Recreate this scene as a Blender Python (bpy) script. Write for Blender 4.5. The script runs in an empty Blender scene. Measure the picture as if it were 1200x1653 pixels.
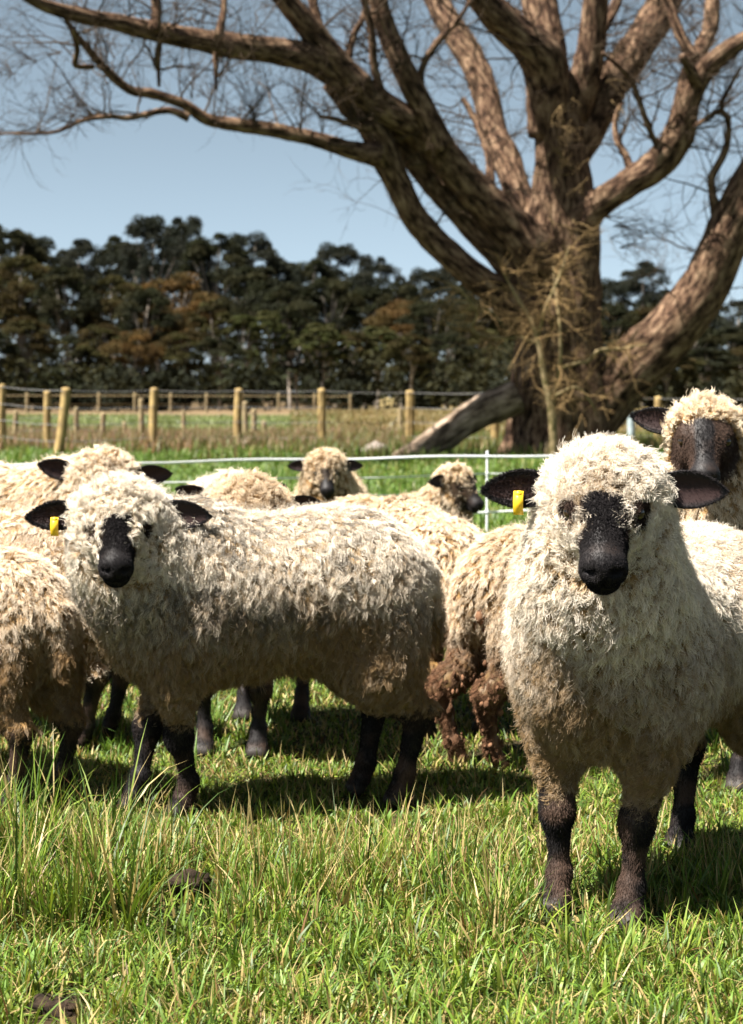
import bpy, math
import numpy as np
from mathutils import Vector

R = math.radians
SC = bpy.context.scene
COL = SC.collection
rng = np.random.default_rng(11)

# ------------------------------------------------------------------ camera, sky, sun, exposure
FPX, W0, H0, HORIZON, CAMZ = 2900.0, 1200.0, 1653.0, 640.0, 1.07
PITCH = math.atan((H0 / 2 - HORIZON) / FPX)
cam_d = bpy.data.cameras.new('camera')
cam = bpy.data.objects.new('camera', cam_d)
COL.objects.link(cam)
cam.location = (0, 0, CAMZ)
cam.rotation_euler = (R(90) - PITCH, 0, 0)
cam_d.sensor_fit = 'VERTICAL'
cam_d.sensor_height = 36.0
cam_d.sensor_width = 36.0 * W0 / H0
cam_d.lens = FPX / H0 * 36.0
cam_d.clip_start, cam_d.clip_end = 0.05, 3000
cam_d.dof.use_dof = True
cam_d.dof.focus_distance = 3.75
cam_d.dof.aperture_fstop = 6.7
SC.camera = cam

SUN_EL, SUN_AZ = R(60), R(205)          # azimuth of the sun seen from above, measured from +X (left and a little behind the camera)
world = bpy.data.worlds.new('World')
SC.world = world
world.use_nodes = True
wn, wl = world.node_tree.nodes, world.node_tree.links
bg = wn['Background']
sky = wn.new('ShaderNodeTexSky')
sky.sky_type = 'NISHITA'
sky.sun_disc = False
sky.sun_elevation = SUN_EL
sky.sun_rotation = (math.pi / 2 - SUN_AZ) % (2 * math.pi)
sky.altitude = 0
sky.air_density = 0.29
sky.dust_density = 0.8
sky.ozone_density = 0.4
hsv = wn.new('ShaderNodeHueSaturation')            # a hazy, greyer sky all over
hsv.inputs['Saturation'].default_value = 0.62
hsv.inputs['Hue'].default_value = 0.465
wl.new(sky.outputs['Color'], hsv.inputs['Color'])
wl.new(hsv.outputs['Color'], bg.inputs['Color'])
bg.inputs['Strength'].default_value = 0.05

sun_d = bpy.data.lights.new('sun', 'SUN')
sun_d.energy = 5.0
sun_d.angle = R(0.5)
sun_d.color = (1.0, 0.945, 0.865)
sun = bpy.data.objects.new('sun', sun_d)
COL.objects.link(sun)
sdir = Vector((math.cos(SUN_AZ) * math.cos(SUN_EL), math.sin(SUN_AZ) * math.cos(SUN_EL), math.sin(SUN_EL)))
sun.rotation_euler = (-sdir).to_track_quat('-Z', 'Y').to_euler()

SC.view_settings.view_transform = 'Standard'
SC.view_settings.look = 'None'
SC.view_settings.gamma = 1.0
SC.view_settings.exposure = 2.0
SC.view_settings.use_curve_mapping = False
SC.render.engine = 'CYCLES'
cy = SC.cycles
cy.max_bounces = 6
cy.diffuse_bounces = 4
cy.glossy_bounces = 2
cy.transmission_bounces = 4
cy.transparent_max_bounces = 4
cy.use_denoising = True

# ------------------------------------------------------------------ helpers
def ray(px, py):
    u, v = (px - W0 / 2) / FPX, (H0 / 2 - py) / FPX
    c, s = math.cos(PITCH), math.sin(PITCH)
    return np.array([u, c + v * s, -s + v * c])

def at(px, py, y):
    """point at distance y along the view whose image is at (px, py) of the 1200 x 1653 photograph"""
    d = ray(px, py)
    return np.array([0, 0, CAMZ]) + d * (y / d[1])

def ground_at(px, py, gz=0.0):
    d = ray(px, py)
    t = (gz - CAMZ) / d[2]
    return np.array([0, 0, CAMZ]) + d * t

def tag(o, label=None, cat=None, group=None, kind=None):
    if label: o['label'] = label
    if cat: o['category'] = cat
    if group: o['group'] = group
    if kind: o['kind'] = kind
    return o

def empty(name, loc=(0, 0, 0), rz=0.0):
    o = bpy.data.objects.new(name, None)
    o.empty_display_size = 0.1
    COL.objects.link(o)
    o.location = loc
    o.rotation_euler = (0, 0, rz)
    return o

def link(name, data, parent=None, loc=None, mat=None):
    o = bpy.data.objects.new(name, data)
    COL.objects.link(o)
    if parent is not None: o.parent = parent
    if loc is not None: o.location = loc
    if mat is not None and len(data.materials) == 0: data.materials.append(mat)
    return o

def mesh_np(name, verts, quads=None, tris=None, smooth=True, mat=None):
    me = bpy.data.meshes.new(name)
    verts = np.asarray(verts, np.float32)
    q = np.zeros((0, 4), np.int32) if quads is None else np.asarray(quads, np.int32).reshape(-1, 4)
    t = np.zeros((0, 3), np.int32) if tris is None else np.asarray(tris, np.int32).reshape(-1, 3)
    me.vertices.add(len(verts))
    me.vertices.foreach_set('co', verts.ravel())
    loops = np.concatenate([q.ravel(), t.ravel()])
    me.loops.add(len(loops))
    me.loops.foreach_set('vertex_index', loops)
    n = len(q) + len(t)
    me.polygons.add(n)
    starts = np.concatenate([np.arange(len(q)) * 4, len(q) * 4 + np.arange(len(t)) * 3]).astype(np.int32)
    me.polygons.foreach_set('loop_start', starts)
    me.update(calc_edges=True)
    if smooth: me.polygons.foreach_set('use_smooth', np.ones(n, bool))
    if mat is not None: me.materials.append(mat)
    return me

def col_attr(data, name, cols, domain='POINT'):
    a = data.attributes.new(name, 'FLOAT_COLOR', domain)
    c = np.ones((len(cols), 4), np.float32)
    c[:, :3] = cols
    a.data.foreach_set('color', c.ravel())

def curves_np(name, pts, rad, cols, mat):
    """pts (n, k, 3), rad (n, k), cols (n, k, 3)"""
    n, k = pts.shape[:2]
    cu = bpy.data.hair_curves.new(name)
    cu.add_curves([k] * n)
    cu.attributes['position'].data.foreach_set('vector', np.ascontiguousarray(pts, np.float32).ravel())
    ra = cu.attributes.get('radius') or cu.attributes.new('radius', 'FLOAT', 'POINT')
    ra.data.foreach_set('value', np.ascontiguousarray(rad, np.float32).ravel())
    col_attr(cu, 'col', cols.reshape(-1, 3))
    cu.materials.append(mat)
    return cu

def _hash(ix, iy, iz, seed):
    h = (ix * 374761393 + iy * 668265263 + iz * 2147483647 + seed * 1274126177) & 0xFFFFFFFF
    h = ((h ^ (h >> 13)) * 1274126177) & 0xFFFFFFFF
    h = (h ^ (h >> 16)) & 0xFFFFFFFF
    return h.astype(np.float64) / 4294967295.0

def vnoise(p, seed=0):
    p = np.asarray(p, np.float64)
    i = np.floor(p).astype(np.int64)
    f = p - i
    f = f * f * (3 - 2 * f)
    o = np.zeros(len(p))
    for dx in (0, 1):
        for dy in (0, 1):
            for dz in (0, 1):
                w = (f[:, 0] if dx else 1 - f[:, 0]) * (f[:, 1] if dy else 1 - f[:, 1]) * (f[:, 2] if dz else 1 - f[:, 2])
                o += w * _hash(i[:, 0] + dx, i[:, 1] + dy, i[:, 2] + dz, seed)
    return o

def fbm(p, seed=0, oct=3):
    o, a, s = 0, 0.5, 0
    for k in range(oct):
        o = o + a * vnoise(np.asarray(p) * 2.0 ** k, seed + k * 17)
        s += a
        a *= 0.5
    return o / s

def noise2(x, y, sc, seed=0, oct=2):
    return fbm(np.stack([x * sc, y * sc, np.zeros_like(x) + 0.37], 1), seed, oct)

def sstep(a, b, x):
    t = np.clip((x - a) / (b - a), 0, 1)
    return t * t * (3 - 2 * t)

def nrm(v):
    return v / np.maximum(np.linalg.norm(v, axis=-1, keepdims=True), 1e-9)

# ------------------------------------------------------------------ materials
def mat_new(name):
    m = bpy.data.materials.new(name)
    m.use_nodes = True
    nt = m.node_tree
    return m, nt.nodes, nt.links, nt.nodes['Principled BSDF']

def mat_plain(name, col, rough=0.7, spec=0.3, noise=None, bump=None):
    m, n, l, b = mat_new(name)
    b.inputs['Base Color'].default_value = (*col, 1)
    b.inputs['Roughness'].default_value = rough
    b.inputs['Specular IOR Level'].default_value = spec
    tc = n.new('ShaderNodeTexCoord')
    if noise:
        sc, col2, lo, hi = noise
        t = n.new('ShaderNodeTexNoise')
        t.inputs['Scale'].default_value = sc
        t.inputs['Detail'].default_value = 6
        r = n.new('ShaderNodeValToRGB')
        r.color_ramp.elements[0].position, r.color_ramp.elements[1].position = lo, hi
        r.color_ramp.elements[0].color, r.color_ramp.elements[1].color = (*col, 1), (*col2, 1)
        l.new(tc.outputs['Object'], t.inputs['Vector'])
        l.new(t.outputs['Fac'], r.inputs['Fac'])
        l.new(r.outputs['Color'], b.inputs['Base Color'])
    if bump:
        sc, st, dist = bump
        t = n.new('ShaderNodeTexNoise')
        t.inputs['Scale'].default_value = sc
        t.inputs['Detail'].default_value = 6
        bp = n.new('ShaderNodeBump')
        bp.inputs['Strength'].default_value = st
        bp.inputs['Distance'].default_value = dist
        l.new(tc.outputs['Object'], t.inputs['Vector'])
        l.new(t.outputs['Fac'], bp.inputs['Height'])
        l.new(bp.outputs['Normal'], b.inputs['Normal'])
    return m

def mat_attr(name, rough=0.8, spec=0.2, transl=0.0, tint=(1, 1, 1), bump=None):
    """base colour from the attribute 'col'; transl mixes in light passing through"""
    m, n, l, b = mat_new(name)
    a = n.new('ShaderNodeAttribute')
    a.attribute_name = 'col'
    l.new(a.outputs['Color'], b.inputs['Base Color'])
    b.inputs['Roughness'].default_value = rough
    b.inputs['Specular IOR Level'].default_value = spec
    if bump:
        sc, st, dist = bump
        tc = n.new('ShaderNodeTexCoord')
        t = n.new('ShaderNodeTexNoise')
        t.inputs['Scale'].default_value = sc
        t.inputs['Detail'].default_value = 5
        bp = n.new('ShaderNodeBump')
        bp.inputs['Strength'].default_value = st
        bp.inputs['Distance'].default_value = dist
        l.new(tc.outputs['Object'], t.inputs['Vector'])
        l.new(t.outputs['Fac'], bp.inputs['Height'])
        l.new(bp.outputs['Normal'], b.inputs['Normal'])
    if transl > 0:
        tr = n.new('ShaderNodeBsdfTranslucent')
        mx = n.new('ShaderNodeMixRGB')
        mx.blend_type = 'MULTIPLY'
        mx.inputs['Fac'].default_value = 1
        mx.inputs['Color2'].default_value = (*tint, 1)
        l.new(a.outputs['Color'], mx.inputs['Color1'])
        l.new(mx.outputs['Color'], tr.inputs['Color'])
        mix = n.new('ShaderNodeMixShader')
        mix.inputs['Fac'].default_value = transl
        l.new(b.outputs[0], mix.inputs[1])
        l.new(tr.outputs[0], mix.inputs[2])
        l.new(mix.outputs[0], n['Material Output'].inputs['Surface'])
    return m

M_WOOL = mat_attr('wool', 0.95, 0.05, 0.0)
M_HAIR = mat_attr('short_hair', 0.75, 0.06)
M_SKIN = mat_attr('sheep_skin', 0.55, 0.22, bump=(260, 0.25, 0.002))
M_GRASS = mat_attr('grass_blade', 0.5, 0.35, 0.28, (1.0, 1.0, 0.6))
M_TWIG = mat_attr('twig_bark', 0.85, 0.1)
M_LEAF = mat_attr('gum_leaf', 0.8, 0.04, 0.28, (1.0, 0.9, 0.6))
M_TAG = mat_plain('yellow_tag', (0.75, 0.48, 0.02), 0.4, 0.4)
M_TAPE = mat_plain('white_tape', (0.78, 0.79, 0.80), 0.55, 0.3)
M_WIRE = mat_plain('fence_wire', (0.16, 0.16, 0.16), 0.5, 0.4)
M_POST = mat_plain('treated_pine', (0.20, 0.14, 0.065), 0.85, 0.1, (6, (0.38, 0.275, 0.115), 0.35, 0.7), (30, 0.4, 0.01))
M_STAKE = mat_plain('weathered_stake', (0.17, 0.13, 0.08), 0.9, 0.1, (8, (0.30, 0.24, 0.13), 0.35, 0.7), (30, 0.4, 0.01))
M_BLUEPOST = mat_plain('painted_post', (0.36, 0.43, 0.45), 0.7, 0.2, (10, (0.26, 0.33, 0.34), 0.4, 0.7))
M_ROCK = mat_plain('pale_rock', (0.30, 0.25, 0.22), 0.9, 0.1, (9, (0.16, 0.14, 0.12), 0.4, 0.65), (20, 0.6, 0.02))
M_STICK = mat_plain('bleached_wood', (0.45, 0.37, 0.30), 0.8, 0.1, (15, (0.35, 0.28, 0.2), 0.4, 0.7))
M_SAP = mat_plain('sapling_bark', (0.29, 0.22, 0.12), 0.85, 0.1, (9, (0.12, 0.10, 0.04), 0.4, 0.65))
M_MUD = mat_attr('caked_mud', 0.95, 0.05, bump=(160, 0.8, 0.004))
M_SOIL = mat_plain('soil', (0.014, 0.010, 0.007), 0.95, 0.1, (60, (0.045, 0.030, 0.020), 0.4, 0.7), (90, 0.8, 0.01))

def mat_bark(name, dark, mid, pale, moss, sx, sy):
    m, n, l, b = mat_new(name)
    b.inputs['Roughness'].default_value = 0.92
    b.inputs['Specular IOR Level'].default_value = 0.1
    uv = n.new('ShaderNodeUVMap')
    mp = n.new('ShaderNodeMapping')
    mp.inputs['Scale'].default_value = (sx, sy, 1)
    l.new(uv.outputs[0], mp.inputs['Vector'])
    t1 = n.new('ShaderNodeTexNoise')
    t1.inputs['Scale'].default_value = 1
    t1.inputs['Detail'].default_value = 8
    t1.inputs['Roughness'].default_value = 0.65
    l.new(mp.outputs[0], t1.inputs['Vector'])
    r = n.new('ShaderNodeValToRGB')
    e = r.color_ramp.elements
    e[0].position, e[0].color = 0.40, (*dark, 1)
    e[1].position, e[1].color = 0.66, (*pale, 1)
    k = e.new(0.5)
    k.color = (*mid, 1)
    l.new(t1.outputs['Fac'], r.inputs['Fac'])
    tc = n.new('ShaderNodeTexCoord')
    t2 = n.new('ShaderNodeTexNoise')
    t2.inputs['Scale'].default_value = 1.6
    t2.inputs['Detail'].default_value = 5
    l.new(tc.outputs['Object'], t2.inputs['Vector'])
    r2 = n.new('ShaderNodeValToRGB')
    r2.color_ramp.elements[0].position, r2.color_ramp.elements[1].position = 0.52, 0.66
    l.new(t2.outputs['Fac'], r2.inputs['Fac'])
    mx = n.new('ShaderNodeMixRGB')
    mx.inputs['Color2'].default_value = (*moss, 1)
    mu = n.new('ShaderNodeMath')
    mu.operation = 'MULTIPLY'
    mu.inputs[1].default_value = 0.16
    l.new(r2.outputs['Color'], mu.inputs[0])
    l.new(mu.outputs[0], mx.inputs['Fac'])
    l.new(r.outputs['Color'], mx.inputs['Color1'])
    l.new(mx.outputs['Color'], b.inputs['Base Color'])
    bp = n.new('ShaderNodeBump')
    bp.inputs['Strength'].default_value = 0.9
    bp.inputs['Distance'].default_value = 0.07
    l.new(t1.outputs['Fac'], bp.inputs['Height'])
    l.new(bp.outputs['Normal'], b.inputs['Normal'])
    return m

M_BARK = mat_bark('old_bark', (0.016, 0.009, 0.006), (0.098, 0.057, 0.036), (0.28, 0.19, 0.122), (0.105, 0.074, 0.036), 11.0, 3.2)
M_LOG = mat_bark('grey_log', (0.06, 0.042, 0.03), (0.19, 0.14, 0.10), (0.40, 0.31, 0.235), (0.12, 0.10, 0.06), 9.0, 2.4)
M_GUMBARK = mat_plain('gum_bark', (0.14, 0.12, 0.10), 0.9, 0.1, (1.5, (0.34, 0.30, 0.25), 0.4, 0.7))

# ------------------------------------------------------------------ ground
def tube_np(path, radii, nseg=12, bump=0.0, seed=0, flute=0.0, cap=True, step=None):
    """smoothed tube along a path; returns verts, quads, tris, uv per vertex"""
    P, r = np.asarray(path, float), np.asarray(radii, float)
    L = np.concatenate([[0], np.cumsum(np.linalg.norm(np.diff(P, axis=0), axis=1))])
    if step is None: step = max(L[-1] / 60, r.mean() * 0.5)
    m = max(int(L[-1] / step), len(P) * 2)
    s = np.linspace(0, L[-1], m)
    if len(P) > 2:                                   # Catmull-Rom through the points
        ex = np.concatenate([[2 * P[0] - P[1]], P, [2 * P[-1] - P[-2]]])
        j = np.clip(np.searchsorted(L, s, side='right') - 1, 0, len(P) - 2)
        t = ((s - L[j]) / (L[j + 1] - L[j]))[:, None]
        a, b, c, d = ex[j], ex[j + 1], ex[j + 2], ex[j + 3]
        C = 0.5 * ((2 * b) + (c - a) * t + (2 * a - 5 * b + 4 * c - d) * t * t + (3 * b - a - 3 * c + d) * t ** 3)
    else:
        C = np.stack([np.interp(s, L, P[:, k]) for k in range(3)], 1)
    rr = np.interp(s, L, r)
    T = nrm(np.gradient(C, axis=0))
    N = np.zeros_like(C)
    v = np.array([0.0, 1.0, 0.0]) if abs(T[0][1]) < 0.9 else np.array([1.0, 0, 0])
    for i in range(m):
        v = v - T[i] * v.dot(T[i])
        v /= np.linalg.norm(v)
        N[i] = v
    B = np.cross(T, N)
    th = np.linspace(0, 2 * math.pi, nseg, endpoint=False)
    ring = np.cos(th)[None, :, None] * N[:, None, :] + np.sin(th)[None, :, None] * B[:, None, :]
    rad = np.repeat(rr[:, None], nseg, 1)
    if bump > 0:
        q = C[:, None, :] + ring * rr[:, None, None]
        sc = 0.9 / max(rr.mean(), 1e-3)
        nz = fbm(q.reshape(-1, 3) * sc, seed, 3).reshape(m, nseg) - 0.5
        nz2 = fbm(q.reshape(-1, 3) * sc * 3.1, seed + 9, 2).reshape(m, nseg) - 0.5
        rad = rad * (1 + bump * (1.6 * nz + 0.7 * nz2))
    if flute > 0:
        fl = np.interp(s, [0, L[-1] * 0.35, L[-1]], [1.0, 0.55, 0.15])[:, None]
        rad = rad * (1 + flute * fl * (0.55 * np.sin(5 * th + 1.0)[None] + 0.5 * np.sin(8 * th + 2.0 + 0.6 * s[:, None]) + 0.35 * np.sin(13 * th + 0.4)))
    V = (C[:, None, :] + ring * rad[:, :, None]).reshape(-1, 3)
    i, k = np.meshgrid(np.arange(m - 1), np.arange(nseg), indexing='ij')
    k2 = (k + 1) % nseg
    Q = np.stack([i * nseg + k, i * nseg + k2, (i + 1) * nseg + k2, (i + 1) * nseg + k], -1).reshape(-1, 4)
    uv = np.stack([np.repeat((th * rr.mean())[None], m, 0), np.repeat(s[:, None], nseg, 1)], -1).reshape(-1, 2)
    tris = []
    if cap:
        base = len(V)
        V = np.concatenate([V, [C[0] - T[0] * rr[0] * 0.15, C[-1] + T[-1] * rr[-1] * 0.3]])
        uv = np.concatenate([uv, [uv[0], uv[-1]]])
        kk = np.arange(nseg)
        tris = np.concatenate([np.stack([np.full(nseg, base), (kk + 1) % nseg, kk], 1),
                               np.stack([np.full(nseg, base + 1), (m - 1) * nseg + kk, (m - 1) * nseg + (kk + 1) % nseg], 1)])
    return V, Q, tris, uv

def tube_mesh(name, path, radii, mat, **kw):
    V, Q, T, uv = tube_np(path, radii, **kw)
    me = mesh_np(name, V, Q, T if len(T) else None, True, mat)
    ul = me.uv_layers.new(name='UVMap')
    li = np.empty(len(me.loops), np.int32)
    me.loops.foreach_get('vertex_index', li)
    ul.data.foreach_set('uv', uv[li].astype(np.float32).ravel())
    return me

def gz(x, y):
    """height of the pasture: flat where the sheep stand, soft unevenness further off"""
    x, y = np.atleast_1d(np.asarray(x, float)), np.atleast_1d(np.asarray(y, float))
    far = sstep(9, 20, y)
    return (noise2(x, y, 0.12, 3) - 0.5) * 0.22 * far + (noise2(x, y, 2.2, 5) - 0.5) * 0.025

def zone_col(x, y):
    n1 = noise2(x, y, 0.09, 21, 3)
    n2 = noise2(x, y, 0.5, 22, 3)
    n3 = noise2(x, y, 6.0, 23, 3)
    green = np.array([0.024, 0.034, 0.008]); soil = np.array([0.034, 0.024, 0.012]); lush = np.array([0.046, 0.062, 0.020])
    pale = np.array([0.125, 0.15, 0.06]); tan = np.array([0.20, 0.145, 0.062]); pink = np.array([0.19, 0.125, 0.085])
    def lerp(a, b, t): return a * (1 - t[:, None]) + b * t[:, None]
    c = lerp(np.tile(soil, (len(x), 1)), green, sstep(0.35, 0.65, n3))
    c = lerp(c, np.tile(lush, (len(x), 1)), sstep(7, 12, y))
    left = 1 - sstep(-0.06, 0.015, x / np.maximum(y, 1) + (n1 - 0.5) * 0.06)
    dry = lerp(np.tile(tan, (len(x), 1)), pale * 0.8, 0.5 * sstep(0.4, 0.7, n2))
    c = lerp(c, lerp(dry, np.tile(pink, (len(x), 1)), left), sstep(31, 35, y + (n2 - 0.5) * 5))
    f = left * sstep(42, 50, y + (n2 - 0.5) * 8) * (1 - sstep(92, 112, y))
    c = lerp(c, np.tile(pale, (len(x), 1)), f)
    f2 = left * sstep(92, 112, y)
    c = lerp(c, np.tile(np.array([0.10, 0.075, 0.035]), (len(x), 1)), f2 * 0.7)
    return c * (0.75 + 0.5 * n2)[:, None]

ys = np.concatenate([np.linspace(-8, 1.5, 14), np.linspace(1.7, 12, 140), np.geomspace(12.3, 2500, 190)])
us = np.linspace(-1, 1, 121)
YY, UU = np.meshgrid(ys, us, indexing='ij')
XX = UU * (6 + np.abs(YY) * 1.1) * np.abs(UU) ** 0.6
gx, gy = XX.ravel(), YY.ravel()
GV = np.stack([gx, gy, gz(gx, gy)], 1)
nu, ny = len(us), len(ys)
i, k = np.meshgrid(np.arange(ny - 1), np.arange(nu - 1), indexing='ij')
GQ = np.stack([i * nu + k, i * nu + k + 1, (i + 1) * nu + k + 1, (i + 1) * nu + k], -1).reshape(-1, 4)
M_GROUND = mat_attr('pasture_ground', 0.95, 0.1, bump=(25, 0.5, 0.02))
g_me = mesh_np('pasture', GV, GQ, mat=M_GROUND)
col_attr(g_me, 'col', zone_col(gx, gy))
tag(link('pasture', g_me), kind='structure')

# ------------------------------------------------------------------ the old tree
TY = 31.0
S = FPX / TY
def pth(pts, y0=0.0, y1=0.0):
    """pixel polyline (x, y, radius in pixels) with the depth going from TY+y0 to TY+y1"""
    n = len(pts)
    o, r = [], []
    for j, (px, py, pr) in enumerate(pts):
        y = TY + y0 + (y1 - y0) * j / max(n - 1, 1)
        o.append(at(px, py, y))
        r.append(pr * y / FPX)
    return np.array(o), np.array(r)

base = at(905, 742, TY)
tree = empty('bare_tree', (base[0], base[1], 0))
tag(tree, 'huge old bare tree with thick spreading limbs and rough brown trunk', 'tree')
def treepart(name, pts, y0=0, y1=0, nseg=14, bump=0.16, flute=0.0, seed=0, parent=tree, mat=M_BARK):
    p, r = pth(pts, y0, y1)
    r = r * 0.93
    o = np.array(parent.location) if parent.parent is None else np.array(parent.parent.location)
    me = tube_mesh(name, p - o, r, mat, nseg=nseg, bump=bump, flute=flute, seed=seed)
    return link(name, me, parent), p, r

TRUNK = [(903, 775, 121.6), (904, 735, 97.8), (906, 690, 88.3), (906, 640, 85.5), (905, 540, 72.2), (906, 450, 67.5), (910, 350, 61.8), (906, 250, 44.6), (903, 175, 41.8), (905, 120, 28.5)]
treepart('trunk', TRUNK, 0, 0, 48, 0.10, 0.10, 1)
LIMBS = {   # pixel polylines of every big limb, and its depth run
 'a': ([(885, 220, 34), (880, 105, 40), (832, 52, 31), (780, 0, 26), (735, -70, 22)], 0, -1.5),
 'b': ([(897, 180, 36), (882, 75, 34), (870, 0, 30), (862, -90, 26)], 0.2, 0.8),
 'c': ([(925, 190, 30.7), (953, 90, 25.1), (962, 0, 21.4), (968, -90, 17.7)], 0, -0.6),
 'd': ([(955, 95, 12), (975, 45, 9), (995, 5, 9), (1015, -60, 7)], 0.3, 1),
 'e': ([(920, 260, 33.5), (985, 140, 31.6), (1042, 58, 30.7), (1080, -10, 27.9), (1115, -90, 24.2)], 0, 1.5),
 'f': ([(880, 425, 45.0), (815, 358, 36.0), (748, 287, 30.6), (690, 220, 29.7), (640, 186, 27.9), (585, 150, 27.9), (530, 107, 27.9), (480, 88, 25.2), (400, 77, 22.5), (330, 66, 19.8), (250, 50, 18.0), (180, 35, 14.4), (110, 20, 13.5), (60, 3, 9.9), (10, -28, 8.1)], -0.3, -5.0),
 'g': ([(585, 140, 24), (545, 100, 22), (508, 55, 22), (470, 10, 20), (425, -45, 17)], -2.2, -3.0),
 'h': ([(715, 240, 22), (692, 190, 21), (665, 140, 20), (638, 80, 19), (615, 20, 17), (604, -60, 15)], -1.6, -2.2),
 'i': ([(855, 515, 36.0), (805, 473, 26.1), (763, 443, 25.2), (702, 387, 23.4), (667, 345, 22.5), (640, 290, 23.4), (619, 242, 26.1), (598, 202, 25.2), (568, 168, 23.4), (535, 130, 19.8)], -0.4, -2.0),
 'j': ([(862, 470, 30.6), (803, 411, 20.7), (738, 341, 19.8), (690, 288, 18.9), (657, 242, 19.8), (615, 200, 18.0)], -0.2, -1.2),
 'k': ([(612, 252, 20), (560, 240, 15), (500, 222, 13), (430, 208, 13), (340, 194, 11), (300, 170, 9), (250, 152, 9), (210, 145, 8), (172, 113, 8), (150, 88, 7), (120, 52, 5), (100, 20, 4)], -1.8, -3.6),
 'l': ([(305, 190, 8), (270, 178, 6), (210, 190, 5), (178, 188, 4.5), (132, 195, 3.5), (85, 214, 2.6), (0, 216, 1.6)], -3.0, -3.6),
 'm': ([(865, 390, 30), (840, 320, 24), (820, 262, 25), (798, 215, 24), (783, 150, 24), (760, 92, 24), (722, 32, 22), (690, -30, 20)], 0.4, 3.0),
 'n': ([(920, 375, 34), (960, 335, 27), (1005, 303, 24), (1062, 265, 27), (1096, 218, 28), (1110, 165, 22), (1140, 112, 19), (1182, 76, 16), (1240, 45, 13)], -0.3, -1.8),
 'o': ([(1098, 200, 18), (1107, 140, 15), (1125, 90, 14), (1146, 48, 14), (1150, 0, 14), (1148, -60, 12)], -1.0, 0.2),
 'p': ([(1122, 95, 11), (1100, 60, 10), (1085, 20, 9), (1070, -20, 7)], -0.8, -0.5),
 'q': ([(1128, 140, 14), (1115, 115, 11), (1101, 90, 6)], -1.4, -1.9),
 'r': ([(948, 690, 45.0), (992, 630, 48.6), (1035, 580, 48.6), (1088, 530, 46.8), (1136, 465, 45.0), (1166, 400, 41.4), (1202, 320, 37.8), (1245, 250, 34.2), (1300, 170, 28.8)], -0.1, -1.0),
 's': ([(1158, 372, 8), (1150, 310, 7), (1150, 285, 7), (1172, 240, 6.5), (1176, 195, 5), (1165, 170, 4), (1195, 110, 3)], -0.6, -1.6),
 't': ([(1178, 192, 5), (1160, 180, 5), (1120, 205, 4)], -1.2, -1.4),
 'u': ([(596, 205, 9), (565, 200, 6), (540, 192, 4.5), (516, 188, 3)], -1.9, -2.6),
 'v': ([(250, 50, 12), (253, 20, 9), (250, -30, 8)], -4.0, -4.0),
 'w': ([(353, 60, 9), (360, 25, 6), (364, -20, 5)], -3.8, -3.6),
 'x': ([(258, 70, 5), (256, 100, 4), (257, 140, 3)], -3.9, -3.8),
 'y': ([(348, 85, 5), (348, 110, 4), (349, 145, 2.5)], -3.7, -3.7),
 'z': ([(118, 45, 6), (125, 80, 5), (122, 105, 5), (150, 108, 5)], -4.4, -3.6),
 'aa': ([(800, 345, 12), (792, 300, 9), (790, 255, 7), (770, 200, 6), (748, 160, 5)], -0.8, 0.4),
 'ab': ([(1020, 292, 8), (1012, 255, 7), (995, 222, 6), (995, 185, 4), (1005, 165, 3)], -0.7, -0.2),
 'ac': ([(1065, 262, 5), (1060, 235, 5), (1045, 200, 5), (1022, 135, 5), (1005, 112, 5), (972, 85, 3)], -0.9, -1.6),
 'ad': ([(690, 200, 7), (680, 120, 6), (705, 70, 6), (738, 35, 4), (760, 0, 3)], -1.7, -1.9),
 'ae': ([(620, 160, 8), (605, 110, 7), (600, 50, 7), (588, 0, 6), (585, -40, 5)], -2.0, -2.6),
 'af': ([(560, 110, 7), (570, 60, 6), (585, 30, 5), (600, -20, 4)], -2.2, -2.0),
 'ag': ([(520, 85, 11), (515, 45, 9), (505, 0, 8), (500, -40, 7)], -2.3, -2.1),
}
limb_paths = []
for n_, (kk, (pts, y0, y1)) in enumerate(LIMBS.items()):
    o, p, r = treepart('limb', pts, y0, y1, 16 if pts[0][2] > 18 else 8, 0.17, 0.03, 30 + n_)
    limb_paths.append((p, r))

# twigs: fine bare shoots on every limb, one part of the tree
def grow(start, d, length, rad, k=7, wob=0.35, up=0.0, R_=rng):
    pts = [start]
    d = d / np.linalg.norm(d)
    for j in range(k - 1):
        d = d + R_.normal(0, wob, 3) * 0.5 + np.array([0, 0, up])
        d /= np.linalg.norm(d)
        pts.append(pts[-1] + d * length / (k - 1))
    return np.array(pts), np.linspace(rad, rad * 0.25, k)

tw_p, tw_r, tw_c = [], [], []
def twig_tree(start, d, length, rad, depth, col, up=0.03, kids=5):
    p, r = grow(start, d, length, rad, 7, 0.4, up)
    tw_p.append(p); tw_r.append(r); tw_c.append(col)
    if depth > 0:
        for _ in range(kids):
            j = rng.integers(1, 6)
            dd = (p[j + 1] - p[j]) / np.linalg.norm(p[j + 1] - p[j]) + rng.normal(0, 0.65, 3)
            twig_tree(p[j], dd, length * rng.uniform(0.4, 0.75), max(r[j] * 0.65, 0.003), depth - 1, col * rng.uniform(0.85, 1.15), up, max(kids - 1, 3))

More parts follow.
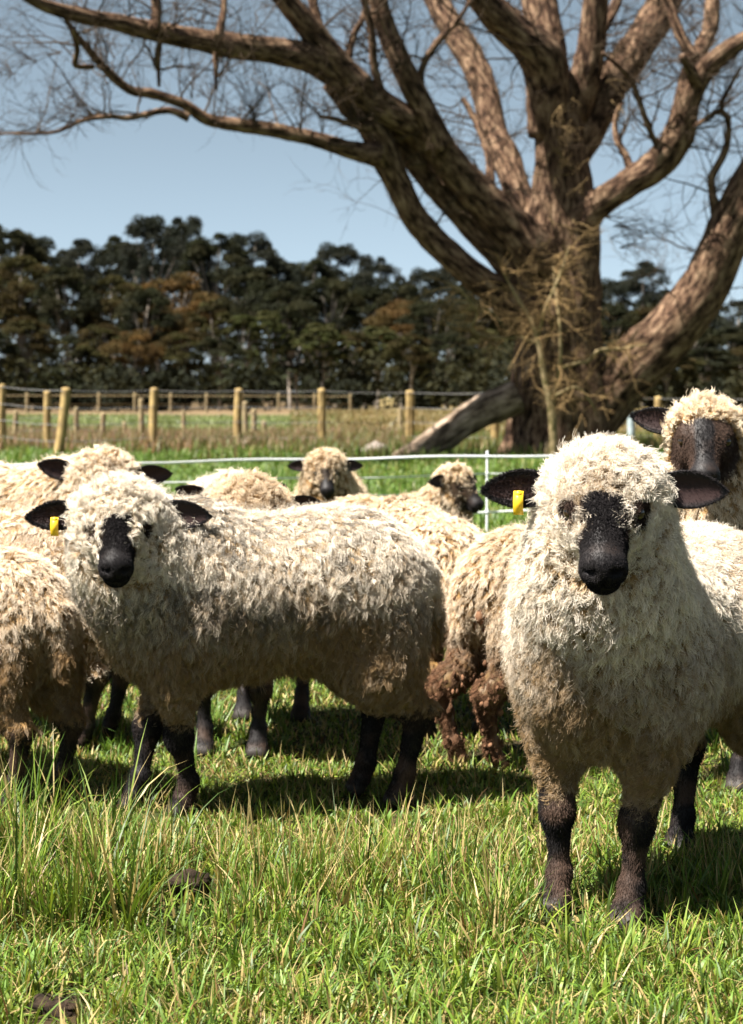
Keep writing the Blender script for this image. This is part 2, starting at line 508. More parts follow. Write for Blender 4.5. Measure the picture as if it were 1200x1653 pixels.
t0 = np.array(tree.location)
twc = np.array([0.045, 0.031, 0.020])
for (p, r) in limb_paths:
    L = np.linalg.norm(np.diff(p, axis=0), axis=1).sum()
    big = r[0] > 0.2
    nt = int(L * (2.8 if r.mean() > 0.15 else 6.0)) + 3
    cum = np.concatenate([[0], np.cumsum(np.linalg.norm(np.diff(p, axis=0), axis=1))])
    for _ in range(nt):
        s = rng.uniform(0.3 if big else 0.12, 1.0) * L
        c = np.array([np.interp(s, cum, p[:, q]) for q in range(3)])
        rr = np.interp(s, cum, r)
        d = rng.normal(0, 1, 3)
        d[2] = abs(d[2]) * 0.7 + 0.15
        d /= np.linalg.norm(d)
        twig_tree(c + d * rr * 0.7 - t0, d, rng.uniform(0.5, 1.7), rng.uniform(0.007, 0.019), 2, twc * rng.uniform(0.7, 1.5), 0.02, 4)
# hanging shoots in the middle of the crown and against the trunk
for _ in range(70):
    px, py = rng.normal(915, 30), rng.uniform(130, 560)
    d = np.array([rng.normal(0, 0.6), -0.8, rng.normal(-0.2, 0.5)])
    twig_tree(at(px, py, TY - rng.uniform(0.45, 0.75)) - t0, d, rng.uniform(0.3, 0.7), rng.uniform(0.005, 0.011), 1, np.array([0.14, 0.095, 0.045]) * rng.uniform(0.7, 1.3), -0.06, 5)
# drooping sprays right of the trunk and dangling beyond the limb ends
for (px, py, sx) in [(985, 385, 1), (990, 365, 1), (1000, 400, 1), (975, 350, 1), (10, 216, -1), (20, 120, -1), (60, 100, -1), (100, 85, -1), (90, 214, -1), (130, 195, -1), (180, 190, -1), (415, 205, 0.2), (408, 205, -0.1), (485, 215, 0.1), (520, 215, 0.2), (310, 160, 0), (345, 190, 0.2)]:
    for _ in range(4):
        d = np.array([sx * rng.uniform(0.5, 1), rng.normal(0, 0.3), rng.uniform(-0.1, 0.5) + (0.8 if abs(sx) < 0.4 else 0)])
        y = TY - (3.0 if px < 700 else 0.5)
        twig_tree(at(px, py, y) - t0, d, rng.uniform(0.7, 1.4), 0.008, 2, twc * 1.1, -0.02 if abs(sx) > 0.4 else 0.06, 4)
o = link('twigs', curves_np('twigs', np.array(tw_p), np.array(tw_r), np.repeat(np.array(tw_c)[:, None, :], 7, 1), M_TWIG), tree)
tag(o, kind='stuff')

# sprouting sapling in front of the trunk
sap_base = at(895, 742, TY - 1.35)
sap = empty('sapling', (sap_base[0], sap_base[1], 0))
tag(sap, 'thin pale leafless sapling with bushy twigs in front of the thick trunk', 'sapling')
tw_p, tw_r, tw_c = [], [], []
spath = {0: [(893, 762, 7.5), (893, 700, 7), (889, 655, 7), (878, 605, 6), (871, 560, 4.5), (858, 520, 4), (835, 480, 3.5), (812, 440, 3)],
         1: [(890, 660, 6), (898, 620, 4.5), (905, 575, 4), (903, 520, 3.5), (898, 480, 3), (893, 430, 2.5)],
         2: [(905, 595, 4), (925, 588, 4), (950, 582, 4), (968, 565, 4), (1000, 563, 3), (1045, 555, 2)],
         3: [(868, 545, 4), (880, 500, 3.5), (893, 470, 3.5), (905, 440, 3), (920, 395, 2.5)],
         4: [(835, 545, 3), (800, 545, 3.5), (775, 540, 4), (762, 528, 4), (770, 505, 3), (745, 470, 2.5), (720, 455, 2)],
         5: [(871, 555, 4), (852, 548, 3.5), (830, 540, 3)],
         6: [(893, 640, 3), (930, 625, 2.5), (955, 650, 2.5), (962, 670, 2)]}
so = np.array(sap.location)
for j, pts in spath.items():
    p, r = [], []
    for (px, py, pr) in pts:
        y = TY - 1.35 + (0.25 * math.sin(py * 0.03 + j) if j else 0)
        p.append(at(px, py, y)); r.append(pr * (0.95 if j == 0 else 0.75) * y / FPX)
    r[-1] *= 0.3
    p, r = np.array(p), np.array(r)
    link('stem', tube_mesh('stem', p - so, r, M_SAP, nseg=7, bump=0.1, seed=j), sap)
    cum = np.concatenate([[0], np.cumsum(np.linalg.norm(np.diff(p, axis=0), axis=1))])
    for _ in range(int(cum[-1] * (13 if j else 8))):
        s = rng.uniform(0.35 if j == 0 else 0.1, 1) * cum[-1]
        c = np.array([np.interp(s, cum, p[:, q]) for q in range(3)])
        d = np.array([rng.normal(0, 1) + (-0.7 if c[0] < so[0] - 0.3 else 0.4 if c[0] > so[0] + .3 else 0), rng.normal(-0.2, 0.6), rng.normal(0.05, 0.55)])
        twig_tree(c - so, d, rng.uniform(0.3, 0.8), rng.uniform(0.006, 0.011), 1, np.array([0.25, 0.165, 0.075]) * rng.uniform(0.5, 1.25), -0.03, 6)
o = link('twigs', curves_np('sapling_twigs', np.array(tw_p), np.array(tw_r), np.repeat(np.array(tw_c)[:, None, :], 7, 1), M_TWIG), sap)
tag(o, kind='stuff')

# fallen limb leaning on the trunk, and the pale boulder at its foot
p, r = pth([(835, 640, 26), (800, 655, 26), (760, 674, 25), (722, 700, 24), (682, 722, 19), (650, 735, 12), (632, 741, 5)], -0.6, -0.9)
lo = np.array([p[4][0], p[4][1], 0])
log = link('fallen_limb', tube_mesh('fallen_limb', p - lo, r, M_LOG, nseg=20, bump=0.2, flute=0.04, seed=77), loc=lo)
tag(log, 'thick grey fallen limb sloping from the trunk down into the grass', 'log')

def lump(name, loc, rad, mat, seed=0, amp=0.35, n=24):
    th, ph = np.meshgrid(np.linspace(0, 2 * math.pi, n, endpoint=False), np.linspace(0.02, math.pi - 0.02, n // 2), indexing='ij')
    d = np.stack([np.cos(th) * np.sin(ph), np.sin(th) * np.sin(ph), np.cos(ph)], -1).reshape(-1, 3)
    nz = fbm(d * 1.7 + seed, seed, 4)
    v = d * np.array(rad) * (1 + amp * 2 * (nz - 0.5))[:, None]
    m = n // 2
    a, b = np.meshgrid(np.arange(n), np.arange(m - 1), indexing='ij')
    q = np.stack([a * m + b, a * m + b + 1, ((a + 1) % n) * m + b + 1, ((a + 1) % n) * m + b], -1).reshape(-1, 4)
    return link(name, mesh_np(name, v, q, mat=mat), loc=loc)

bp = at(606, 728, TY + 0.6)
tag(lump('boulder', (bp[0], bp[1], 0.06), (0.27, 0.22, 0.2), M_ROCK, 4), 'low pale grey boulder in grass by the end of the fallen limb', 'boulder')

# ------------------------------------------------------------------ fences
def post_part(parent, px, ptop, pbase, wpx, mat, lean=0.0, name='post', y=None, leanside=0):
    if y is None: y = CAMZ * FPX / (pbase - HORIZON)
    b = at(px + lean / 2, pbase, y)
    b[2] = float(gz(b[0], b[1])[0]) - 0.12
    t = at(px - lean / 2, ptop, y)
    rad = wpx / 2 * y / FPX
    mid = (b + t) / 2 + np.array([rng.normal(0, rad * 0.15), 0, 0])
    o = np.array(parent.location)
    me = tube_mesh(name, np.array([b, mid, t]) - o, [rad * 1.05, rad, rad * 0.96], mat, nseg=10, bump=0.07, seed=int(px))
    return link(name, me, parent), b, t

def wire(parent, pts, rad=0.004, name='wire', mat=M_WIRE, sag=0.02):
    o = np.array(parent.location)
    out = []
    for a, b in zip(pts[:-1], pts[1:]):
        for q in np.linspace(0, 1, 5)[:-1]:
            c = a * (1 - q) + b * q
            c[2] -= sag * 4 * q * (1 - q)
            out.append(c)
    out.append(pts[-1])
    out = np.array(out) - o
    V, Q, T, uv = tube_np(out, np.full(len(out), rad), nseg=4, cap=False, step=np.linalg.norm(out[-1] - out[0]) / (len(out) * 1.5))
    return link(name, mesh_np(name, V, Q, mat=mat), parent)

f1 = empty('post_and_wire_fence', (-5, 33, 0))
tag(f1, 'long paddock fence of stout yellowish round posts joined by thin wires', 'fence')
row = [(-160, 624, 738, 13, 0), (5, 621, 736, 11, 2), (100, 627, 741, 16, -15), (248, 627, 734, 14, -3), (385, 628, 731, 14, -2), (520, 628, 730, 14, 0), (662, 631, 728, 15, 0), (800, 631, 729, 14, 0), (1063, 641, 722, 12, 0), (1330, 640, 724, 12, 0)]
tops, bots = [], []
for (px, a, b_, w, ln) in row:
    o, b, t = post_part(f1, px, a, b_, w, M_POST, ln)
    tops.append(t); bots.append(b)
o, b, t = post_part(f1, 77, 632, 734, 12, M_POST, 0)
for fr in (0.97, 0.74, 0.52, 0.30):
    wire(f1, [b * (1 - fr) + t * fr + np.array([0, -0.08, 0]) for b, t in zip(bots, tops)], 0.006)

f2 = empty('stake_fence', (-6, 40, 0))
tag(f2, 'second run of short weathered stakes and wires behind the stout posts', 'fence')
stakes = [(25, 664, 724, 8), (124, 658, 722, 9), (166, 667, 720, 9), (200, 681, 717, 7), (228, 644, 716, 9), (296, 663, 713, 7), (396, 649, 720, 10), (411, 661, 716, 9), (426, 680, 714, 9), (437, 690, 714, 6), (628, 688, 712, 7), (646, 659, 712, 9), (50, 694, 722, 6), (347, 697, 716, 4), (268, 700, 715, 5), (142, 700, 716, 5), (182, 698, 714, 4), (85, 700, 718, 5), (558, 692, 712, 5), (484, 690, 712, 5), (462, 696, 714, 4)]
tt, bb = [], []
for (px, a, b_, w) in stakes:
    o, b, t = post_part(f2, px, a, b_, w, M_STAKE, rng.normal(0, 1.5), 'stake')
    tt.append(t); bb.append(b)
for sel in ([0, 1, 2, 3], [4, 5], [6, 7, 8, 9], [6, 20, 19, 18, 10, 11]):
    for h in (0.85, 0.5):
        wire(f2, [np.array([bb[q][0], bb[q][1], (tt[q][2] - bb[q][2] - 0.12) * h]) for q in sel], 0.006)
# far rail fence in front of the wood
f3 = empty('rail_fence', (-12, 112, 0))
tag(f3, 'dark low rail fence running along the foot of the wood', 'fence')
fp = [at(px, 655, 105 + (px + 400) * 0.02) for px in range(-420, 621, 58)]
for q, c in enumerate(fp):
    c[2] = float(gz(c[0], c[1])[0])
    link('post', tube_mesh('post', np.array([c - [0, 0, .1], c + [0, 0, 1.25]]) - np.array(f3.location), [0.11, 0.10], M_STAKE, nseg=6, seed=q), f3)
for h in (0.55, 1.1):
    wire(f3, [c + np.array([0, -0.12, h]) for c in fp], 0.028, 'rail', M_STAKE, 0.02)

# the two posts right of the trunk
b = at(1018, 712, 36.5)
bl = empty('painted_post', (b[0], b[1], 0))
tag(bl, 'pale blue grey painted post standing close beside the trunk', 'post')
post_part(bl, 1018, 645, 726, 12, M_BLUEPOST, 2, y=36.5)

# white electric tape fence behind the flock
ef = empty('electric_fence', (0, 13, 0))
tag(ef, 'white electric tape fence of four strands behind the flock', 'fence')
def tape(h, hw, name='tape'):
    xs = [(-420, 11.0), (-160, 11.3), (0, 11.55), (215, 12.0), (430, 12.5), (640, 12.95), (787, 13.3), (960, 13.6), (1180, 13.9), (1420, 14.3), (1650, 14.6)]
    pts = []
    for (a, b) in zip(xs[:-1], xs[1:]):
        for q in np.linspace(0, 1, 5)[:-1]:
            px, y = a[0] + (b[0] - a[0]) * q, a[1] + (b[1] - a[1]) * q
            pts.append([(px - 600) / FPX * y, y, h + 0.006 * math.sin(px * 0.021 + h * 9) - 0.0])
    pts = np.array(pts)
    off = np.array([0, 0.0012, 0])
    n = len(pts)
    tw = 0.35 * np.sin(np.arange(n) * 0.37 + h * 20)
    up = np.stack([np.zeros(n), np.sin(tw), np.cos(tw)], 1) * hw
    V = np.concatenate([pts - up - off, pts + up - off, pts + up + off, pts - up + off]) - np.array(ef.location)
    a = np.arange(n - 1)
    Q = np.concatenate([np.stack([a + n * s, a + 1 + n * s, a + 1 + n * ((s + 1) % 4), a + n * ((s + 1) % 4)], 1) for s in range(4)])
    return link(name, mesh_np(name, V, Q, smooth=False, mat=M_TAPE), ef)
for h, hw in ((0.628, 0.0085), (0.494, 0.0045), (0.362, 0.0045), (0.215, 0.0075)):
    tape(h, hw)
for (px, y) in ((-300, 11.13), (250, 12.08), (787, 13.3), (1330, 14.15)):
    x = (px - 600) / FPX * y
    c = np.array([x, y + 0.014, 0])
    if px == 250: continue
    pst = link('post', tube_mesh('post', np.array([c - [0, 0, .1], c + [0, 0, .665]]) - np.array(ef.location), [0.008, 0.008], M_TAPE, nseg=8), ef)
    for h in (0.628, 0.494, 0.362, 0.215):
        link('clip', tube_mesh('clip', np.array([c + [0, 0, h - .016], c + [0, 0, h + .016]]) - np.array(ef.location), [0.0105, 0.0105], M_TAPE, nseg=8), pst)

# a bleached broken stake lying by the fence
p, r = [], []
a, b = at(266, 712, 37.0), at(288, 734, 36.0)
sl = (a + b) / 2
st = link('broken_stake', tube_mesh('broken_stake', np.array([a, (a + b) / 2, b]) - sl, [0.05, 0.055, 0.05], M_STICK, nseg=8, bump=0.15), loc=sl)
tag(st, 'bleached broken stake leaning askew in the dry grass beside a post', 'stake')

# ------------------------------------------------------------------ the wood behind the field
def crown_data(name, w, h, nclump, per, leaf, cols, seed, open_=0.0):
    g = np.random.default_rng(seed)
    cs = []
    for _ in range(nclump):
        t = g.uniform(0, 1) ** 0.8
        a = g.uniform(0, 2 * math.pi)
        rad = w * 0.5 * math.sin(math.pi * (0.12 + 0.80 * t)) * g.uniform(0.25, 1) ** 0.5
        cs.append((math.cos(a) * rad, math.sin(a) * rad, h * (0.12 + 0.86 * t), g.uniform(0.10, 0.20) * w * (1 - 0.35 * t)))
    V, Cc = [], []
    for (x, y, z, r) in cs:
        d = nrm(g.normal(0, 1, (per, 3)))
        d[:, 2] = np.where(d[:, 2] < -0.3, -d[:, 2], d[:, 2])
        pos = np.array([x, y, z]) + d * r * g.uniform(0.45, 1.05, (per, 1)) * np.array([1.1, 1.1, 0.92])
        a = nrm(g.normal(0, 1, (per, 3)))
        b = nrm(np.cross(a, g.normal(0, 1, (per, 3))))
        s = leaf * g.uniform(0.6, 1.4, (per, 1))
        V.append(np.stack([pos - a * s, pos + b * s * 0.45, pos + a * s, pos - b * s * 0.45], 1))
        base = cols[g.integers(len(cols))] * g.uniform(0.7, 1.3)
        Cc.append(np.repeat((base * g.uniform(0.7, 1.35, (per, 1)))[:, None, :], 4, 1))
    V = np.concatenate(V).reshape(-1, 3)
    Cc = np.concatenate(Cc).reshape(-1, 3)
    me = mesh_np(name, V, np.arange(len(V)).reshape(-1, 4), smooth=False, mat=M_LEAF)
    col_attr(me, 'col', Cc)
    # trunk and boughs reaching the clumps
    tv, tq, n0 = [], [], 0
    top = cs[int(np.argmax([c[2] for c in cs]))]
    paths = [([(0, 0, -h * 0.85), (g.normal(0, .2), 0, -h * 0.2), (top[0] * 0.3, top[1] * .3, h * 0.45), top[:3]], [w * .035, w * .028, w * .018, w * 0.006])]
    for q in g.choice(len(cs), min(9, len(cs)), replace=False):
        c = cs[q]
        paths.append(([(0, 0, h * g.uniform(-0.25, 0.2)), (c[0] * .5, c[1] * .5, c[2] * 0.55), c[:3]], [w * .016, w * .012, w * .005]))
    for P, r in paths:
        v, q, t, uv = tube_np(np.array(P), np.array(r), nseg=5, cap=False, step=h * 0.12)
        tv.append(v); tq.append(q + n0); n0 += len(v)
    tm = mesh_np(name + '_trunk', np.concatenate(tv), np.concatenate(tq), mat=M_GUMBARK)
    return me, tm

DG = [np.array([0.030, 0.034, 0.018]), np.array([0.038, 0.038, 0.020]), np.array([0.027, 0.030, 0.019])]
OL = [np.array([0.050, 0.045, 0.020]), np.array([0.056, 0.054, 0.022]), np.array([0.066, 0.052, 0.024])]
OR = [np.array([0.100, 0.060, 0.022]), np.array([0.082, 0.052, 0.022]), np.array([0.062, 0.046, 0.020])]
GR = [np.array([0.060, 0.070, 0.026]), np.array([0.064, 0.066, 0.028])]
BL = [np.array([0.028, 0.033, 0.025]), np.array([0.034, 0.037, 0.028])]
DG, OL, GR, BL = [[c * 0.72 for c in q] for q in (DG, OL, GR, BL)]
protos = {
 'tall':   [crown_data('tall_crown', 9.5, 9.5, 40, 300, 0.17, BL, s) for s in (1, 2, 3)],
 'dark':   [crown_data('dark_crown', 9.0, 10.0, 50, 300, 0.18, DG, s) for s in (4, 5, 6)],
 'olive':  [crown_data('olive_crown', 8.0, 9.0, 50, 300, 0.17, OL, s) for s in (7, 8)],
 'orange': [crown_data('orange_crown', 9.0, 7.5, 54, 300, 0.16, OR, s) for s in (9, 10)],
 'green':  [crown_data('green_crown', 5.0, 8.5, 40, 280, 0.15, GR, s) for s in (12, 13)],
}
WL = {'tall': 'tall dark gum tree with open rounded leaf clumps rising above the wood', 'dark': 'dense dark green gum tree in the wood beyond the field',
      'olive': 'olive brown bushy gum tree in the wood beyond the field', 'orange': 'rusty orange leaved gum tree in front of the dark wood',
      'green': 'narrow mid green young gum tree at the edge of the wood'}
ORD = 'first second third fourth fifth sixth seventh eighth ninth tenth eleventh twelfth thirteenth fourteenth fifteenth sixteenth seventeenth eighteenth nineteenth twentieth'.split()
ORD += ['twenty-' + o for o in ORD[:9]]
WL = {'tall': 'tall open gum with rounded leaf clumps', 'dark': 'dense dark green gum', 'olive': 'olive brown bushy gum', 'orange': 'rusty orange leaved gum', 'green': 'narrow mid green young gum'}
seen = {}
def wood_tree(kind, px, ytop, y, wpx=None, q=0, rowname='skyline'):
    cr, tr = protos[kind][q % len(protos[kind])]
    zt = CAMZ + (HORIZON - ytop) / FPX * y
    H = {'tall': 9.5, 'dark': 10.0, 'olive': 9.0, 'orange': 7.5, 'green': 8.5}[kind]
    k = zt / (H * 1.83)
    kx = k if wpx is None else (wpx * y / FPX) / {'tall': 9.5, 'dark': 9.0, 'olive': 8.0, 'orange': 9.0, 'green': 5.0}[kind]
    e = empty('gum_tree', ((px - 600) / FPX * y, y, 0), rng.uniform(0, 6.28))
    for nm, d in (('crown', cr), ('trunk', tr)):
        o = link(nm, d, e, (0, 0, H * 0.85 * k))
        o.scale = (kx, kx, k)
    c = seen[rowname] = seen.get(rowname, 0) + 1
    tag(e, '%s, %s from left in the %s row of wood' % (WL[kind], ORD[c - 1], rowname), 'tree', 'gum trees of the far wood')
    return e
skyline = [(-70, 378), (15, 372), (70, 398), (135, 398), (195, 392), (250, 366), (295, 364), (350, 388), (400, 392), (450, 430), (500, 428), (545, 408), (600, 424), (640, 462), (690, 446), (735, 440), (780, 450), (830, 455), (885, 450), (940, 458), (990, 462), (1042, 432), (1085, 475), (1135, 508), (1190, 492), (1250, 480)]
for q, (px, yt) in enumerate(skyline):
    wood_tree('tall' if q % 3 != 1 else 'dark', px + rng.uniform(-6, 6), yt, rng.uniform(172, 196), rng.uniform(105, 150), q, 'skyline')
for q, (px, yt, wp, kd) in enumerate([(-60, 430, 140, 'olive'), (35, 425, 150, 'olive'), (110, 440, 120, 'dark'), (180, 455, 130, 'olive'), (235, 470, 110, 'dark'), (290, 456, 150, 'orange'), (255, 500, 110, 'orange'), (350, 490, 110, 'olive'), (415, 440, 130, 'dark'), (470, 465, 120, 'dark'), (530, 455, 130, 'dark'), (590, 470, 120, 'dark'), (650, 495, 110, 'orange'), (700, 490, 120, 'dark'), (760, 500, 130, 'olive'), (830, 500, 130, 'dark'), (900, 500, 140, 'dark'), (980, 500, 130, 'dark'), (1050, 505, 120, 'olive'), (1110, 530, 120, 'dark'), (1170, 535, 120, 'dark'), (1240, 510, 150, 'dark')]):
    wood_tree(kd, px, yt, rng.uniform(150, 165), wp, q, 'middle')
for q, (px, yt, wp, kd) in enumerate([(-30, 530, 120, 'dark'), (45, 520, 120, 'olive'), (110, 545, 100, 'dark'), (165, 530, 110, 'olive'), (220, 540, 100, 'orange'), (300, 540, 110, 'olive'), (355, 545, 90, 'dark'), (395, 510, 70, 'green'), (435, 505, 75, 'green'), (480, 545, 90, 'dark'), (520, 525, 95, 'green'), (570, 540, 90, 'olive'), (610, 530, 90, 'green'), (665, 545, 95, 'olive'), (720, 540, 100, 'dark'), (780, 550, 110, 'olive'), (850, 550, 110, 'dark'), (930, 550, 110, 'olive'), (1010, 550, 110, 'dark'), (1075, 560, 100, 'olive'), (1140, 565, 110, 'dark'), (1200, 565, 110, 'olive')]):
    wood_tree(kd, px, yt, rng.uniform(132, 146), wp, q + 1, 'front')
# undergrowth and the unseen depth of the wood as one mass
und_v, und_c = [], []
g = np.random.default_rng(5)
for _ in range(260):
    y = g.uniform(128, 215)
    x = g.uniform(-0.30, 0.34) * y
    hh = g.uniform(2.0, 5.5) * (1 if y < 170 else 2.1)
    n = 300
    d = nrm(g.normal(0, 1, (n, 3)))
    pos = np.array([x, y, hh * 0.5]) + d * np.array([hh * 0.62, hh * 0.62, hh * 0.52]) * g.uniform(0.5, 1, (n, 1))
    pos[:, 2] = np.abs(pos[:, 2])
    a = nrm(g.normal(0, 1, (n, 3)))
    b = nrm(np.cross(a, g.normal(0, 1, (n, 3))))
    s = 0.27 * g.uniform(0.6, 1.4, (n, 1))
    und_v.append(np.stack([pos - a * s, pos + b * s * .6, pos + a * s, pos - b * s * .6], 1))
    und_c.append(np.repeat((DG[g.integers(3)] * g.uniform(0.6, 1.3, (n, 1)))[:, None, :], 4, 1))
uv_ = np.concatenate(und_v).reshape(-1, 3)
um = mesh_np('undergrowth', uv_, np.arange(len(uv_)).reshape(-1, 4), smooth=False, mat=M_LEAF)
col_attr(um, 'col', np.concatenate(und_c).reshape(-1, 3))
tag(link('undergrowth', um), 'dark tangled undergrowth filling the foot of the wood', 'undergrowth', kind='stuff')

# ------------------------------------------------------------------ sheep
class SDF:
    def __init__(self): self.p = []; self.c = []
    def cone(self, a, b, ra, rb, k=0.04): self.p.append(('c', np.array(a, float), np.array(b, float), ra, rb, k))
    def ell(self, c, r, k=0.04, M=None): self.p.append(('e', np.array(c, float), np.array(r, float), M, None, k))
    def cut(self, c, r, k=0.01, M=None): self.c.append((np.array(c, float), np.array(r, float), M, k))
    @staticmethod
    def _ell(P, c, r, M):
        q = P - c
        if M is not None: q = q @ M
        k0 = np.linalg.norm(q / r, axis=1)
        k1 = np.linalg.norm(q / (r * r), axis=1)
        return k0 * (k0 - 1) / np.maximum(k1, 1e-6)
    def __call__(self, P):
        d = None
        for (t, a, b, c, e, k) in self.p:
            if t == 'c':
                ba = b - a
                h = np.clip(((P - a) @ ba) / ba.dot(ba), 0, 1)
                q = np.linalg.norm(P - a - h[:, None] * ba, axis=1) - (c + (e - c) * h)
            else:
                q = self._ell(P, a, b, c)
            if d is None: d = q
            else:
                h = np.maximum(k - np.abs(d - q), 0) / k
                d = np.minimum(d, q) - h * h * k * 0.25
        for (c, r, M, k) in self.c:
            q = -self._ell(P, c, r, M)
            h = np.maximum(k - np.abs(d - q), 0) / k
            d = np.maximum(d, q) + h * h * k * 0.25
        return np.maximum(d, -P[:, 2])
    def mesh(self, lo, hi, vox):
        n = np.ceil((np.array(hi) - lo) / vox).astype(int) + 1
        ax = [lo[q] + vox * np.arange(n[q]) for q in range(3)]
        V = np.empty(n, np.float32)
        gy_, gz_ = np.meshgrid(ax[1], ax[2], indexing='ij')
        for ii in range(0, n[0], 16):
            xx = ax[0][ii:ii + 16]
            P = np.empty((len(xx), n[1], n[2], 3))
            P[..., 0] = xx[:, None, None]; P[..., 1] = gy_; P[..., 2] = gz_
            V[ii:ii + 16] = self(P.reshape(-1, 3)).reshape(len(xx), n[1], n[2])
        ins = V < 0
        cnt = np.zeros(n - 1, int)
        for dx in (0, 1):
            for dy in (0, 1):
                for dz in (0, 1):
                    cnt += ins[dx:n[0] - 1 + dx, dy:n[1] - 1 + dy, dz:n[2] - 1 + dz]
        act = (cnt > 0) & (cnt < 8)
        idx = -np.ones(n - 1, np.int64)
        cells = np.argwhere(act)
        idx[act] = np.arange(len(cells))
        acc, num = np.zeros((len(cells), 3)), np.zeros(len(cells))
        cor = [(a, b, c) for a in (0, 1) for b in (0, 1) for c in (0, 1)]
        for a in cor:
            for q in range(3):
                if a[q] == 0:
                    b = list(a); b[q] = 1
                    va = V[cells[:, 0] + a[0], cells[:, 1] + a[1], cells[:, 2] + a[2]].astype(float)
                    vb = V[cells[:, 0] + b[0], cells[:, 1] + b[1], cells[:, 2] + b[2]].astype(float)
                    m = (va < 0) != (vb < 0)
                    t = np.where(m, va / np.where(m, va - vb, 1), 0)
                    pp = np.array(a, float)[None] + t[:, None] * (np.array(b, float) - np.array(a, float))[None]
                    acc += pp * m[:, None]; num += m
        verts = np.array(lo) + (cells + acc / num[:, None]) * vox
        quads = []
        for q in range(3):
            u, w = (q + 1) % 3, (q + 2) % 3
            sl0 = [slice(None)] * 3; sl1 = [slice(None)] * 3
            sl0[q] = slice(0, n[q] - 1); sl1[q] = slice(1, n[q])
            A, B = ins[tuple(sl0)], ins[tuple(sl1)]
            e = np.argwhere(A != B)
            e = e[(e[:, u] > 0) & (e[:, w] > 0) & (e[:, u] < n[u] - 1) & (e[:, w] < n[w] - 1)]
            f = A[tuple(e.T)]
            def cell(du, dw):
                c = e.copy(); c[:, u] -= du; c[:, w] -= dw
                return idx[tuple(c.T)]
            qd = np.stack([cell(0, 0), cell(1, 0), cell(1, 1), cell(0, 1)], 1)
            qd[~f] = qd[~f][:, ::-1]
            quads.append(qd)
        Q = np.concatenate(quads)
        Q = Q[(Q >= 0).all(1)]
        for _ in range(2):
            d = self(verts); gr = self.grad(verts)
            verts = verts - np.clip(d, -vox * .5, vox * .5)[:, None] * gr * 0.8
        verts[:, 2] = np.maximum(verts[:, 2], 0)
        return verts, Q
    def grad(self, P, e=0.002):
        return nrm(np.stack([self(P + np.eye(3)[q] * e) - self(P - np.eye(3)[q] * e) for q in range(3)], 1))

def ear_mesh(base, d, e, n, L, w, cup, ns=20, nr=14):
    s = np.linspace(0, 1, ns)[:, None]
    ph = np.linspace(0, 2 * math.pi, nr, endpoint=False)[None]
    wid = w * (0.42 + 0.75 * np.sin(math.pi * np.clip(s * 0.86 + 0.10, 0, 1)) ** 0.9) * np.sqrt(np.clip(1 - s ** 5, 0, 1)) * 0.86
    wid = np.maximum(wid, 0.001)
    t = np.cos(ph) + 0 * s
    th = np.sin(ph) * (0.0055 * (1 - 0.6 * s))
    bend = 0.012 * s * s
    P = base + L * s[..., None] * d + (wid * t)[..., None] * e + ((cup * wid * t * t * (1.15 - 0.5 * s)) + th)[..., None] * n - bend[..., None] * np.array([0, 0, 1.0])
    V = P.reshape(-1, 3)
    i, k = np.meshgrid(np.arange(ns - 1), np.arange(nr), indexing='ij')
    Q = np.stack([i * nr + k, i * nr + (k + 1) % nr, (i + 1) * nr + (k + 1) % nr, (i + 1) * nr + k], -1).reshape(-1, 4)
    inner = (np.sin(ph) + 0 * s > 0.2) & (np.abs(t) < 0.8) & (s < 0.9)
    return V, Q, inner.ravel(), np.repeat(s, nr, 1).ravel()

